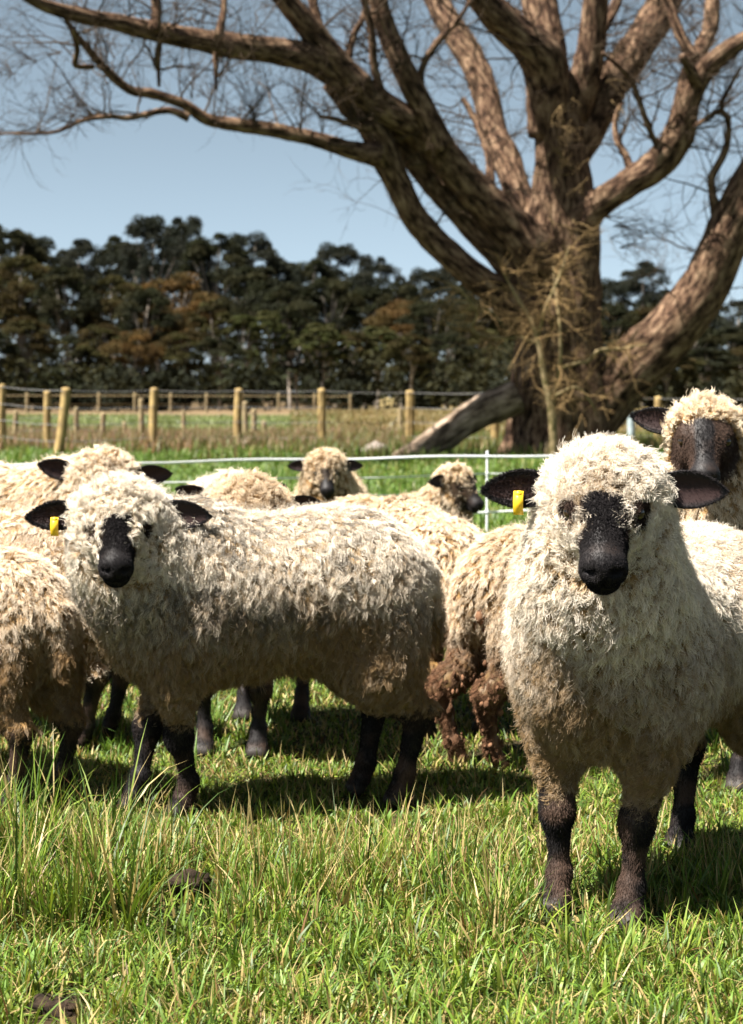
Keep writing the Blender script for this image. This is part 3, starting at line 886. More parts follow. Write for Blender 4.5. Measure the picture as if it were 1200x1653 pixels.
def sheep(label, pos, f2, scale=1.0, head=(0.42, 0.0, 0.78), face=(0.0, -1.0), pitch=50, roll=0, woolface=1.0, vox=0.012, locks=5000, per=16,
          tag_ear=0, tint=(1, 1, 1), darktip=0.0, mud=0.0, seed=0, strand=0.0007, lift=0.0, low_dirt_shade=0.5, feet=None, lock_len=0.045, facebrown=0.0, fluff=0.0, ear_droop=(0.0, 0.0), hs=0.95, curl=1.0):
    g = np.random.default_rng(1000 + seed)
    f2 = np.array(f2, float); f2 /= np.linalg.norm(f2)
    yaw = math.atan2(f2[1], f2[0])
    l2 = np.array([-f2[1], f2[0]])
    root = empty('sheep', (pos[0], pos[1], 0), yaw)
    tag(root, label, 'sheep', 'sheep of the flock')
    fw = np.array(face, float); fw /= np.linalg.norm(fw)
    hd = np.array([fw.dot(f2), fw.dot(l2), 0])
    pr = R(pitch)
    hx = math.cos(pr) * hd - math.sin(pr) * np.array([0, 0, 1.0])
    hy = np.array([-hd[1], hd[0], 0])
    hz = np.cross(hx, hy)
    if roll:
        c, s = math.cos(R(roll)), math.sin(R(roll))
        hy, hz = c * hy + s * hz, -s * hy + c * hz
    M = np.stack([hx, hy, hz], 1)
    O = np.array(head, float)
    def H(x, y, z): return O + hs * (M @ np.array([x, y, z]))
    hr = lambda *q: tuple(v * hs for v in q)
    D = SDF()
    D.ell((0.22, 0, 0.545), (0.240, 0.185, 0.225), 0.05)
    D.ell((-0.02, 0, 0.566), (0.34, 0.195, 0.187), 0.10)
    D.ell((-0.20, 0, 0.565), (0.215, 0.180, 0.198), 0.10)
    n0, n1 = np.array([0.26, 0, 0.62]), H(0.0, 0, -0.07)
    nm = (n0 + n1) / 2 + np.array([0.02, 0, -0.03])
    D.cone(n0, nm, 0.170, 0.142, 0.09)
    D.cone(nm, n1, 0.142, 0.105 if woolface > 0.4 else 0.085, 0.07)
    FT = feet or {}
    for s in (1, -1):
        fx, fy = FT.get(('f', s), (0.29, 0.085 * s))
        D.cone((0.24, s * 0.13, 0.50), (0.27, s * 0.105, 0.33), 0.080, 0.052, 0.06)
        D.cone((0.27, s * 0.105, 0.33), ((fx + 0.28) / 2, (fy + s * 0.1) / 2, 0.215), 0.045, 0.030, 0.03)
        D.cone(((fx + 0.28) / 2, (fy + s * 0.1) / 2, 0.215), (fx - 0.005, fy, 0.085), 0.0275, 0.0170, 0.02)
        D.ell(((fx + 0.28) / 2 + 0.006, (fy + s * 0.1) / 2, 0.212), (0.031, 0.030, 0.042), 0.02)
        D.cone((fx - 0.005, fy, 0.085), (fx + 0.008, fy, 0.05), 0.0265, 0.0255, 0.015)
        D.cone((fx + 0.012, fy + 0.012, 0.04), (fx + 0.028, fy + 0.014, 0.012), 0.0205, 0.0235, 0.01)
        D.cone((fx + 0.012, fy - 0.012, 0.04), (fx + 0.028, fy - 0.014, 0.012), 0.0205, 0.0235, 0.01)
        rx, ry = FT.get(('r', s), (-0.325, 0.10 * s))
        D.ell((-0.255, s * 0.115, 0.43), (0.125, 0.075, 0.165), 0.05)
        D.cone((-0.25, s * 0.115, 0.36), (rx - 0.045, (ry + s * .11) / 2, 0.245), 0.075, 0.040, 0.05)
        D.cone((rx - 0.045, (ry + s * .11) / 2, 0.245), (rx - 0.01, ry, 0.085), 0.031, 0.0185, 0.02)
        D.cone((rx - 0.01, ry, 0.085), (rx + 0.003, ry, 0.05), 0.0245, 0.0245, 0.02)
        D.cone((rx + 0.006, ry + 0.012, 0.04), (rx + 0.022, ry + 0.014, 0.012), 0.0205, 0.0235, 0.01)
        D.cone((rx + 0.006, ry - 0.012, 0.04), (rx + 0.022, ry - 0.014, 0.012), 0.0205, 0.0235, 0.01)
    D.cone((-0.40, 0, 0.60), (-0.435, 0, 0.46), 0.04, 0.03, 0.04)
    # head
    D.ell(H(0.015, 0, -0.035), hr(0.078, 0.074, 0.070), 0.05, M)
    D.ell(H(0.075, 0, -0.025), hr(0.062, 0.066, 0.050), 0.04, M)
    if woolface > 0.4: D.ell(H(-0.020, 0, -0.085), hr(0.064, 0.114, 0.080), 0.05, M)
    if woolface > 0.4: D.ell(H(0.035, 0, -0.150), hr(0.085, 0.122, 0.075), 0.05, M)
    D.cone(H(0.085, 0, -0.028), H(0.205, 0, -0.036), 0.050 * hs, 0.040 * hs, 0.03)
    D.ell(H(0.218, 0, -0.040), hr(0.033, 0.042, 0.036), 0.025, M)
    D.cone(H(0.055, 0, -0.085), H(0.19, 0, -0.072), 0.042 * hs, 0.026 * hs, 0.03)
    D.ell(H(0.212, 0, -0.078), hr(0.028, 0.031, 0.020), 0.012, M)
    for s in (1, -1):
        D.ell(H(0.06, s * 0.042, -0.055), hr(0.062, 0.036, 0.048), 0.03, M)
        D.ell(H(0.068, s * 0.058, -0.004), hr(0.030, 0.020, 0.016), 0.016, M)
        D.cut(H(0.088, s * 0.072, -0.016), hr(0.018, 0.016, 0.013), 0.012, M)
        D.cut(H(0.249, s * 0.020, -0.019), hr(0.012, 0.0085, 0.0080), 0.008, M)
        D.cut(H(0.240, s * 0.031, -0.026), hr(0.013, 0.012, 0.0048), 0.006, M)
        D.cut(H(0.225, s * 0.028, -0.0625), hr(0.040, 0.026, 0.0042), 0.006, M)
    D.cut(H(0.252, 0, -0.048), hr(0.014, 0.003, 0.016), 0.006, M)
    lo = np.array([-0.54, -0.36, -0.03]); hi = np.array([0.60, 0.36, 0.86])
    for c in (H(0.27, 0, -0.04), H(-.08, .1, -.1), H(-.08, -.1, 0.06), H(.1, .1, -.14), H(.1, -.1, 0.06)):
        lo = np.minimum(lo, c - 0.05); hi = np.maximum(hi, c + 0.05)
    V, Q = D.mesh(lo, hi, vox)
    Nn = D.grad(V)
    nb = len(V)
    # masks
    def masks(P, N):
        h = (P - O) @ M / hs
        x, y, z = h[:, 0], np.abs(h[:, 1]), h[:, 2]
        inhead = (1 - sstep(0.10, 0.15, np.linalg.norm(h - np.array([0.03, 0, -0.04]), axis=1))) + ((x > 0.03) & (x < 0.30) & (y < 0.10) & (z > -0.13) & (z < 0.08))
        inhead = np.clip(inhead, 0, 1)
        nz = fbm(P * 45, seed, 2) - 0.5
        muz = sstep(0.138, 0.165, x + nz * 0.03 - 0.12 * (z < -0.055) * 0.1) * (y < 0.052) * (z > -0.112)
        strip = (1 - sstep(0.020, 0.056, y + nz * 0.035)) * sstep(0.072, 0.092, x + nz * 0.02) * sstep(-0.075, -0.05, z)
        eye = 1 - sstep(0.022, 0.034, np.linalg.norm(np.stack([(x - 0.086) * 0.8, y - 0.064, z + 0.012], 1), axis=1) + nz * 0.012)
        full = sstep(0.026, 0.044, x + nz * 0.03) * sstep(-0.13, -0.11, z)
        bare_f = np.maximum(np.maximum(muz, strip), eye)
        bare_f = np.maximum(bare_f * woolface, full * (1 - woolface)) if woolface < 1 else bare_f
        bare_f = np.clip(np.maximum(bare_f, np.maximum(muz, eye)), 0, 1) * inhead * (np.linalg.norm(h, axis=1) < 0.33)
        leg = 1 - sstep(0.215, 0.275, P[:, 2] + nz * 0.06)
        under = (P[:, 2] < 0.36)
        leg = np.where(under, leg, 0)
        return np.clip(bare_f, 0, 1), leg, inhead, h
    bf, leg, inhead, h = masks(V, Nn)
    woolly = (1 - bf) * (1 - leg)
    dark = np.array([0.013, 0.0115, 0.012]); brown = np.array([0.050, 0.032, 0.024]); under = np.array([0.12, 0.078, 0.035])
    dkn = fbm(V * 30, seed + 5, 3)
    skin = dark + (brown - dark) * np.clip(facebrown * sstep(0.024, 0.040, np.abs(h[:, 1]) + 0.02 * (dkn - .5)) * (1 - sstep(.17, .21, h[:, 0])) + 0.4 * sstep(0.5, 0.8, dkn) + 0.9 * sstep(0.03, 0.05, np.abs(h[:, 1])) * (h[:, 0] < 0.2) * 0.6, 0, 1)[:, None]
    legc = dark + (brown * 1.2 - dark) * sstep(0.35, 0.7, fbm(V * 14, seed + 6, 3))[:, None]
    hoof = V[:, 2] < 0.04
    legc[hoof] = np.array([0.02, 0.016, 0.013])
    mudc = np.array([0.15, 0.080, 0.046])
    if mud: legc = legc * (1 - mud) + mudc * mud
    C = np.tile(under * np.array(tint), (nb, 1))
    C = C * (1 - bf[:, None]) + skin * bf[:, None]
    C = C * (1 - leg[:, None]) + legc * leg[:, None]
    # ears
    EV, EQ, EC = [V], [Q], [C]
    off = nb
    ear_samples = []
    ear_info = {}
    for s in (1, -1):
        dr = ear_droop[0 if s > 0 else 1]
        d = nrm(hy * s * 1.0 + np.array([0, 0, 1.0]) * dr + hx * -0.10)
        nn = nrm(hx * 0.55 + hz * 0.75 - np.array([0, 0, 0.15]))
        nn = nrm(nn - d * nn.dot(d))
        e = nrm(np.cross(nn, d)) * s
        b0 = H(-0.010, s * (0.096 if woolface > 0.4 else 0.062), -0.046)
        v, q, inn, ss = ear_mesh(b0, d, e, nn, 0.142 if woolface > 0.4 else 0.152, 0.037, 0.42)
        EV.append(v); EQ.append(q + off)
        ec = np.tile(dark * 1.1, (len(v), 1))
        ec[inn] = np.array([0.026, 0.014, 0.013])
        EC.append(ec)
        ear_samples.append((v, q, inn, d, e, nn))
        ear_info[s] = (b0, d, e, nn)
        off += len(v)
    Va, Qa, Ca = np.concatenate(EV), np.concatenate(EQ), np.concatenate(EC)
    me = mesh_np('body', Va * scale, Qa, mat=M_SKIN)
    col_attr(me, 'col', Ca)
    body = link('body', me, root)
    # eyes
    for s in (1, -1):
        c = H(0.086, s * 0.0625, -0.014)
        th, ph = np.meshgrid(np.linspace(0, 2 * math.pi, 16, endpoint=False), np.linspace(0.02, math.pi - 0.02, 10), indexing='ij')
        dv = np.stack([np.cos(th) * np.sin(ph), np.sin(th) * np.sin(ph), np.cos(ph)], -1).reshape(-1, 3)
        out = nrm(hy * s + 0.45 * hx * 0.6 + 0.35 * hz)
        dot = dv @ out
        ev = c + dv * 0.018 * hs
        a, b = np.meshgrid(np.arange(16), np.arange(9), indexing='ij')
        eq = np.stack([a * 10 + b, a * 10 + b + 1, ((a + 1) % 16) * 10 + b + 1, ((a + 1) % 16) * 10 + b], -1).reshape(-1, 4)
        ecol = np.tile([0.012, 0.010, 0.009], (len(dv), 1))
        iris = (dot > 0.55) & (dot < 0.97)
        ecol[iris] = (0.030, 0.017, 0.007)
        ecol[(dot > 0.5) & (np.abs(dv[:, 2] - out[2]) < 0.16)] = (0.006, 0.006, 0.006)
        em = mesh_np('eye', ev * scale, eq, mat=M_EYE)
        col_attr(em, 'col', ecol)
        link('eye', em, root)
    # ear tag
    if tag_ear:
        b0, d, e, nn = ear_info[tag_ear]
        c = b0 + d * (0.070 if woolface > 0 else 0.030) + nn * 0.016 - np.array([0, 0, 0.014])
        dn = np.array([0, 0, -1.0]); dn = nrm(dn - nn * dn.dot(nn) * 0.6)
        sd = nrm(np.cross(dn, nn))
        ks = np.linspace(0, 1, 9)
        mid = c + dn * (ks[:, None] * (0.046 if woolface > 0 else 0.026) - 0.006) + nn * (0.004 + 0.010 * np.sin(ks * math.pi))[:, None]
        wv = sd * 0.0095
        tv = np.concatenate([mid - wv + nn * .0012, mid + wv + nn * .0012, mid + wv - nn * .0012, mid - wv - nn * .0012])
        a = np.arange(8)
        tq = np.concatenate([np.stack([a + 9 * q, a + 1 + 9 * q, a + 1 + 9 * ((q + 1) % 4), a + 9 * ((q + 1) % 4)], 1) for q in range(4)] + [[[0, 9, 18, 27], [8, 35, 26, 17]]])
        tg = link('ear_tag', mesh_np('ear_tag', tv * scale, tq, smooth=False, mat=M_TAG), root)
        sv, sq, st_, _ = tube_np(np.array([c - nn * 0.016, c + nn * 0.010]) * scale, [0.0075 * scale, 0.0065 * scale], nseg=10)
        link('stud', mesh_np('stud', sv, sq, st_, mat=M_TAG), tg)
    # fleece: locks of wool rooted on the body
    tri = np.concatenate([Q[:, [0, 1, 2]], Q[:, [0, 2, 3]]])
    A = np.linalg.norm(np.cross(V[tri[:, 1]] - V[tri[:, 0]], V[tri[:, 2]] - V[tri[:, 0]]), axis=1) * 0.5
    def sample(wt, n):
        pr_ = A * wt[tri].mean(1)
        pr_ = pr_ / pr_.sum()
        ti = g.choice(len(tri), n, p=pr_)
        u, w = g.random(n), g.random(n)
        m = u + w > 1
        u[m], w[m] = 1 - u[m], 1 - w[m]
        k0, k1, k2 = tri[ti].T
        P = V[k0] * (1 - u - w)[:, None] + V[k1] * u[:, None] + V[k2] * w[:, None]
        N = nrm(Nn[k0] * (1 - u - w)[:, None] + Nn[k1] * u[:, None] + Nn[k2] * w[:, None])
        return P, N
    dens = np.where(woolly > 0.10, woolly, 0) * (1 + 1.3 * inhead)
    wmud = 1.0 if mud else 0.0
    if mud:
        dens = np.maximum(dens, leg * (V[:, 2] > 0.03) * 1.1)
    P, N = sample(dens, locks)
    P0, N0 = P, N
    bf2, leg2, ih, hh = masks(P, N)
    Z = np.array([0, 0, 1.0])
    flow = np.tile(np.array([-0.30, 0, -1.0]), (locks, 1)) + g.normal(0, 0.22, (locks, 3))
    top = sstep(0.55, 0.95, N[:, 2])
    flow = flow * (1 - 0.0 * top)[:, None] + top[:, None] * (np.array([-0.9, 0, 0.2]) + g.normal(0, 0.45, (locks, 3)))
    hflow = -hx * 0.35 + (hh[:, 1] / 0.07)[:, None] * hy * 0.55 + g.normal(0, 0.5, (locks, 3)) - Z * 0.35 * (1 - sstep(-0.05, 0.02, hh[:, 2]))[:, None]
    flow = flow * (1 - ih)[:, None] + hflow * ih[:, None]
    flow = nrm(flow - N * (flow * N).sum(1)[:, None] * 0.8)
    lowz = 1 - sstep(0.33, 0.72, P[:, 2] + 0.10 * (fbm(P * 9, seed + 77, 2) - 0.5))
    LL = lock_len * g.uniform(0.75, 1.35, locks)
    LL *= 1 - 0.03 * (1 - ih) * sstep(0.3, 0.5, lowz)
    facing = np.clip(hh[:, 0] / 0.10, 0, 1)
    LL = np.where(ih > 0.5, lock_len * g.uniform(0.75, 1.25, locks) * (0.85 - 0.50 * facing), LL)
    near_leg = (P[:, 2] < 0.36) & (N[:, 2] < 0.5)
    LL = np.where(near_leg, LL * 0.55, LL)
    LL = LL * (0.35 + 0.65 * np.clip((1 - bf2) * (1 - leg2 * (0 if mud else 1)), 0, 1))
    K = 7
    t = np.linspace(0, 1, K)
    bendy = g.uniform(0.30, 0.60, locks)
    up_ = np.clip(ih + fluff * 0.6, 0, 1)
    axis = P[:, None, :] - N[:, None, :] * 0.008 + LL[:, None, None] * (
        N[:, None, :] * ((0.80 + 0.30 * up_)[:, None] * t[None] - 0.42 * t[None] ** 2)[:, :, None] + flow[:, None, :] * (bendy[:, None] * (1.9 - 0.7 * up_)[:, None] * t[None] ** 1.35)[:, :, None])
    U = nrm(np.cross(N, flow) + 1e-6)
    om, ph = g.uniform(5, 11, locks), g.uniform(0, 6.28, locks)
    amp = g.uniform(0.003, 0.0075, locks) * (1 + 0.5 * ih) * curl
    ang = om[:, None] * t[None] + ph[:, None]
    wv = (amp[:, None] * t[None] ** 0.8)
    axis += (wv * np.cos(ang))[:, :, None] * U[:, None, :] + (wv * np.sin(ang) * 0.7)[:, :, None] * N[:, None, :]
    area = (A * dens[tri].mean(1)).sum() / max(dens.max(), 1e-6)
    sp = math.sqrt((A * (dens > 0)[tri].mean(1)).sum() / locks)
    rl = sp * 0.85
    a = g.uniform(0, 6.28, (locks, per)); rr = np.sqrt(g.uniform(0, 1, (locks, per))) * rl * g.uniform(0.75, 1.35, (locks, 1))
    T2 = np.cross(N, U)
    ox, oy = np.cos(a) * rr, np.sin(a) * rr
    clump = (1 - g.uniform(0.20, 0.78 - 0.3 * fluff, (locks, 1))[:, :, None] * t[None, None, :] ** 0.9)
    pts = axis[:, None, :, :] + (ox[:, :, None] * clump)[..., None] * U[:, None, None, :] + (oy[:, :, None] * clump)[..., None] * T2[:, None, None, :]
    lv = g.uniform(0.60, 1.15, (locks, per))
    pts = axis[:, None, :1, :] * 0 + (pts - P[:, None, None, :]) * (1 + (lv[:, :, None, None] - 1) * t[None, None, :, None]) + P[:, None, None, :]
    jit = (g.normal(0, 0.0016 + 0.0012 * fluff, (locks, per, 1, 3)) * t[None, None, :, None] * 1.6 + g.normal(0, 0.0008 + 0.0006 * fluff, (locks, per, K, 3))) * t[None, None, :, None]
    pts = pts + jit
    # colour: cream wool, yellower inside, soil and painted shade where it hangs low, grey weathered tips
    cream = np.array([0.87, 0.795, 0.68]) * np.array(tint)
    inner = np.array([0.40, 0.255, 0.105]) * np.array(tint)  # golden wool inside the locks, darkened to deepen their shade
    soil = np.array([0.185, 0.108, 0.038]) * np.array(tint)  # stain colour, golden brown so it doubles as shade on lower wool
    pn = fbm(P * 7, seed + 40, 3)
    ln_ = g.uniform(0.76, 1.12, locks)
    dirt_shade = np.clip(low_dirt_shade * lowz * (0.5 + pn) + 0.35 * low_dirt_shade * sstep(0.52, 0.75, pn), 0, 0.9) * g.uniform(0.8, 1.25, locks)
    dirt_shade = np.clip(dirt_shade, 0, 0.92)
    c0 = cream[None] * (1 - dirt_shade[:, None]) + soil[None] * dirt_shade[:, None]
    ci = inner[None] * (1 - 0.6 * dirt_shade[:, None]) + soil[None] * 0.6 * dirt_shade[:, None]
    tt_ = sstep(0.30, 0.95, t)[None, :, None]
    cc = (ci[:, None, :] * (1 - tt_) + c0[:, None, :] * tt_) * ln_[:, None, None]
    if darktip:
        dm = darktip * (g.random(locks) < 0.55) * sstep(0.38, 0.56, fbm(P * np.array([4, 4, 6]) + 3, seed + 50, 3)) * (1 - ih) * sstep(0.42, 0.55, P[:, 2])
        dt = dm[:, None] * sstep(0.20, 0.75, t)[None]
        cc = cc * (1 - dt[:, :, None]) + np.array([0.060, 0.052, 0.042]) * dt[:, :, None]
    if mud:
        mm = np.clip(1 - sstep(0.27, 0.50, P[:, 2] + 0.22 * (pn - 0.5) + 0.18 * np.clip(P[:, 0] + 0.15, 0, 1)), 0, 1) * mud
        cc = cc * (1 - mm[:, None, None]) + (mudc * g.uniform(0.55, 1.3, locks)[:, None])[:, None, :] * mm[:, None, None]
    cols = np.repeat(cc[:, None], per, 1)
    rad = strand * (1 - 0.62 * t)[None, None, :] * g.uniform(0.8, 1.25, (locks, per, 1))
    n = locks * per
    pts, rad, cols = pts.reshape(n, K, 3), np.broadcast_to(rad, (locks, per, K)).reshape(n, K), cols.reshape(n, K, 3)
    # loose frizz between the locks: single fibres, each with a direction and a curl of its own
    nf = int(n * 0.16)
    pick = g.integers(0, locks, nf)
    ang2, rr2 = g.uniform(0, 6.28, nf), sp * g.uniform(0.2, 1.1, nf)
    root2 = P0[pick] + (np.cos(ang2) * rr2)[:, None] * U[pick] + (np.sin(ang2) * rr2)[:, None] * T2[pick] - N0[pick] * 0.008
    dirf = nrm(N0[pick] * g.uniform(0.3, 0.9, (nf, 1)) + flow[pick] * g.uniform(0.1, 1.0, (nf, 1)) + g.normal(0, 0.45, (nf, 3)))
    lf = LL[pick] * g.uniform(0.45, 0.95, nf)
    w1 = nrm(np.cross(dirf, g.normal(0, 1, (nf, 3))))
    w2 = np.cross(dirf, w1)
    om2, ph2 = g.uniform(6, 16, nf), g.uniform(0, 6.28, nf)
    am2 = g.uniform(0.0015, 0.005, nf) * curl
    a2 = om2[:, None] * t[None] + ph2[:, None]
    pf = root2[:, None, :] + lf[:, None, None] * t[None, :, None] * dirf[:, None, :] + (am2[:, None] * t[None] * np.cos(a2))[:, :, None] * w1[:, None, :] + (am2[:, None] * t[None] * np.sin(a2))[:, :, None] * w2[:, None, :]
    pts = np.concatenate([pts, pf])
    rad = np.concatenate([rad, strand * 0.8 * (1 - 0.5 * t)[None] * np.ones((nf, 1))])
    cols = np.concatenate([cols, cc[pick] * g.uniform(0.75, 1.05, (nf, 1, 1))])
    n = len(pts)
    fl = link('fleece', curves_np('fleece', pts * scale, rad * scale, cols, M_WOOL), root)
    # short dark hair on the face, ears and legs
    bare = np.clip(bf + leg * (1 - wmud), 0, 1) * (V[:, 2] > 0.03)
    ns = int(locks * per * 0.16)
    P, N = sample(np.where(bare > 0.3, 1.0, 0.0) * (1 + 1.5 * (bf > 0.3)), ns)
    b2, lg2, ih, hh = masks(P, N)
    cb = np.where((b2 > 0.3)[:, None], dark + (brown - dark) * np.clip(facebrown * sstep(0.024, 0.040, np.abs(hh[:, 1])) * (1 - sstep(.17, .21, hh[:, 0])) + 0.8 * sstep(0.032, 0.055, np.abs(hh[:, 1])) * (hh[:, 0] < 0.16), 0, 1)[:, None], dark * 0.9 + (brown * 1.4 - dark) * sstep(0.42, 0.72, fbm(P * 14, seed + 6, 3))[:, None])
    fl_ = np.where((b2 > 0.3)[:, None], hx * 0.9 + g.normal(0, .25, (ns, 3)), -Z + g.normal(0, .3, (ns, 3)))
    ln2 = np.where(b2 > 0.3, 0.007 * (1 - 0.65 * sstep(0.15, 0.21, hh[:, 0])), 0.0075) * g.uniform(0.6, 1.3, ns)
    for (v, q, inn, d, e, nn) in ear_samples:
        m = int(ns * 0.10)
        qq = q[g.integers(len(q), size=m)]
        w4 = g.dirichlet(np.ones(4), m)
        pe = (v[qq] * w4[:, :, None]).sum(1)
        ne = nrm(np.cross(v[qq[:, 1]] - v[qq[:, 0]], v[qq[:, 3]] - v[qq[:, 0]]))
        cen = v.mean(0)
        P = np.concatenate([P, pe]); N = np.concatenate([N, -ne])
        isin = inn[qq].mean(1)
        cb = np.concatenate([cb, np.where((isin > 0.5)[:, None], np.array([0.022, 0.013, 0.012]), dark[None]) * g.uniform(0.7, 1.3, (m, 1))])
        fl_ = np.concatenate([fl_, np.tile(d, (m, 1)) + g.normal(0, .4, (m, 3))])
        ln2 = np.concatenate([ln2, 0.007 * g.uniform(0.5, 1.3, m)])
    k3 = np.linspace(0, 1, 4)
    hp = P[:, None, :] + ln2[:, None, None] * (N[:, None, :] * (0.55 * k3 - 0.2 * k3 ** 2)[None, :, None] + nrm(fl_)[:, None, :] * (0.85 * k3 ** 1.3)[None, :, None])
    cb = cb * g.uniform(0.6, 1.5, (len(P), 1))
    link('short_hair', curves_np('short_hair', hp * scale, np.repeat((0.00055 * scale * max(1, strand / 0.0007) * (1 - 0.7 * k3))[None], len(P), 0), np.repeat(cb[:, None], 4, 1), M_HAIR), root)
    # caked lumps of mud and dung hanging in the wool
    if mud:
        P, N = sample(np.where((V[:, 0] < -0.2) & (V[:, 2] < 0.56) & (V[:, 2] > 0.05), 1.0, 0.0) * (1 + 2 * (V[:, 2] < .3)), 220)
        lv_, lq, lc, o_ = [], [], [], 0
        for q in range(len(P)):
            s = g.uniform(0.003, 0.008) * (1.8 if g.random() < 0.08 else 1)
            th, ph = np.meshgrid(np.linspace(0, 2 * math.pi, 7, endpoint=False), np.linspace(0.1, math.pi - 0.1, 5), indexing='ij')
            dv = np.stack([np.cos(th) * np.sin(ph), np.sin(th) * np.sin(ph), np.cos(ph)], -1).reshape(-1, 3)
            off_ = 0.018 if P[q, 2] > 0.3 else 0.010
            v = P[q] + N[q] * off_ * g.uniform(0.6, 1.2) + dv * s * np.array([1, 1, g.uniform(1.0, 2.0)]) * g.uniform(0.75, 1.25, (35, 1))
            aa, b_ = np.meshgrid(np.arange(7), np.arange(4), indexing='ij')
            lq.append(np.stack([aa * 5 + b_, aa * 5 + b_ + 1, ((aa + 1) % 7) * 5 + b_ + 1, ((aa + 1) % 7) * 5 + b_], -1).reshape(-1, 4) + o_)
            lv_.append(v); o_ += 35
            lc.append(np.tile(mudc * g.uniform(0.5, 1.4), (35, 1)))
        lm = mesh_np('mud_lumps', np.concatenate(lv_) * scale, np.concatenate(lq), mat=M_MUD)
        col_attr(lm, 'col', np.concatenate(lc))
        tag(link('mud_lumps', lm, root), kind='stuff')
    return root

M_EYE = mat_attr('eye', 0.08, 0.6)
TC = lambda p: (-p[0], -p[1])           # looks at the camera

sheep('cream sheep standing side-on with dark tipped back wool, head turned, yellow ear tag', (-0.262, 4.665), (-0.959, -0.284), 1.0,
      head=(0.42, 0.152, 0.802), face=(0.09, -1), pitch=37, hs=0.88, curl=1.5, roll=0, vox=0.0068, locks=20000, per=18, lock_len=0.041, tag_ear=-1, darktip=0.75, seed=1, strand=0.00046, low_dirt_shade=1.0,
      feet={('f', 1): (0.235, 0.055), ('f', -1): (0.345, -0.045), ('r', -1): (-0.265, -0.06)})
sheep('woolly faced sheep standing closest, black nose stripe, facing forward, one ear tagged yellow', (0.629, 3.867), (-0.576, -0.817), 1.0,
      head=(0.49, 0.115, 0.918), face=(-0.13, -1), pitch=41, vox=0.0068, locks=17000, per=22, tag_ear=-1, seed=2, strand=0.00046, low_dirt_shade=1.05, fluff=0.6, lock_len=0.035, darktip=0.15,
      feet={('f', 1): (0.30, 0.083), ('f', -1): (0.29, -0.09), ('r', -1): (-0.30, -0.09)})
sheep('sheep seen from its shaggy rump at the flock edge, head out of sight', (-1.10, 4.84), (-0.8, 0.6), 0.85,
      head=(0.46, 0.0, 0.72), face=(-0.8, 0.6), pitch=50, vox=0.011, locks=8000, per=20, seed=3, strand=0.00055, low_dirt_shade=0.9, tint=(0.97, 0.92, 0.86), lock_len=0.044)
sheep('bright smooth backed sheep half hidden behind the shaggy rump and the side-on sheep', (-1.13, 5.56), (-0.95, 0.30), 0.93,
      head=(0.46, 0.0, 0.72), face=(-0.9, 0.3), pitch=50, vox=0.013, locks=5500, per=16, seed=4, strand=0.0007, low_dirt_shade=0.2, tint=(1.05, 1.0, 0.95), lock_len=0.035)
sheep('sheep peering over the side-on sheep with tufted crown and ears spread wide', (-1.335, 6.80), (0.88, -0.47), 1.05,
      head=(0.48, -0.133, 0.765), face=(0.10, -1), pitch=55, roll=-4, vox=0.013, locks=5500, per=16, seed=5, strand=0.0008, low_dirt_shade=0.3, tint=(1.0, 0.96, 0.9), lock_len=0.04, ear_droop=(0.1, 0.25))
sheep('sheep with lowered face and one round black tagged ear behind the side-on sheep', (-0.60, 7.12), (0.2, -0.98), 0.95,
      head=(0.47, 0.0, 0.74), face=(0.3, -1), pitch=62, vox=0.015, locks=4500, per=13, seed=6, strand=0.0009, low_dirt_shade=0.3, tag_ear=1, ear_droop=(0.35, 0.3))
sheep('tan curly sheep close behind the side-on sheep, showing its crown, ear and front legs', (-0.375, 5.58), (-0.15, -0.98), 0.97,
      head=(0.50, 0.12, 0.79), face=(0.35, -1), pitch=60, vox=0.013, locks=5500, per=15, seed=7, strand=0.0007, low_dirt_shade=0.6, tint=(0.95, 0.87, 0.76))
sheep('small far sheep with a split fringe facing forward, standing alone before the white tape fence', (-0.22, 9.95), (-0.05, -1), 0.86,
      head=(0.50, 0.0, 0.84), face=(0.10, -1), pitch=46, woolface=0.8, vox=0.016, locks=3500, per=13, seed=8, strand=0.0011, low_dirt_shade=0.4, tint=(0.98, 0.90, 0.78), lock_len=0.06)
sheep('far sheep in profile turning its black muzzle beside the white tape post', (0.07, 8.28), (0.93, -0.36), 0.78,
      head=(0.46, -0.02, 0.91), face=(0.75, -0.62), pitch=42, woolface=0.5, vox=0.015, locks=4000, per=13, seed=9, strand=0.001, low_dirt_shade=0.35, tint=(0.98, 0.92, 0.82))
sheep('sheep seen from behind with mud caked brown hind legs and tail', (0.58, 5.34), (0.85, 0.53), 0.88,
      feet={('r', 1): (-0.43, 0.03), ('r', -1): (-0.36, -0.09)}, head=(0.46, 0, 0.76), face=(0.7, 0.6), pitch=50, vox=0.011, locks=8500, per=16, seed=10, strand=0.00065, low_dirt_shade=0.5, tint=(1.0, 0.94, 0.86), mud=1.0)
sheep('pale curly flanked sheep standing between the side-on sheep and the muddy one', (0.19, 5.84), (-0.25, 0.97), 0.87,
      head=(0.46, 0, 0.74), face=(-0.2, 1), pitch=60, vox=0.013, locks=7000, per=15, seed=11, strand=0.0007, low_dirt_shade=0.8, lock_len=0.055, tint=(0.98, 0.92, 0.84))
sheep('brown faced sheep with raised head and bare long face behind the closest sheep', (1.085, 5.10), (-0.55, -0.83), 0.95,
      head=(0.48, 0.045, 1.065), face=(-0.16, -1), pitch=42, woolface=0.0, vox=0.010, locks=8000, per=16, tag_ear=-1, seed=12, strand=0.0006, low_dirt_shade=0.6, facebrown=1.6, hs=0.89, tint=(0.98, 0.92, 0.82), ear_droop=(0.0, 0.25))

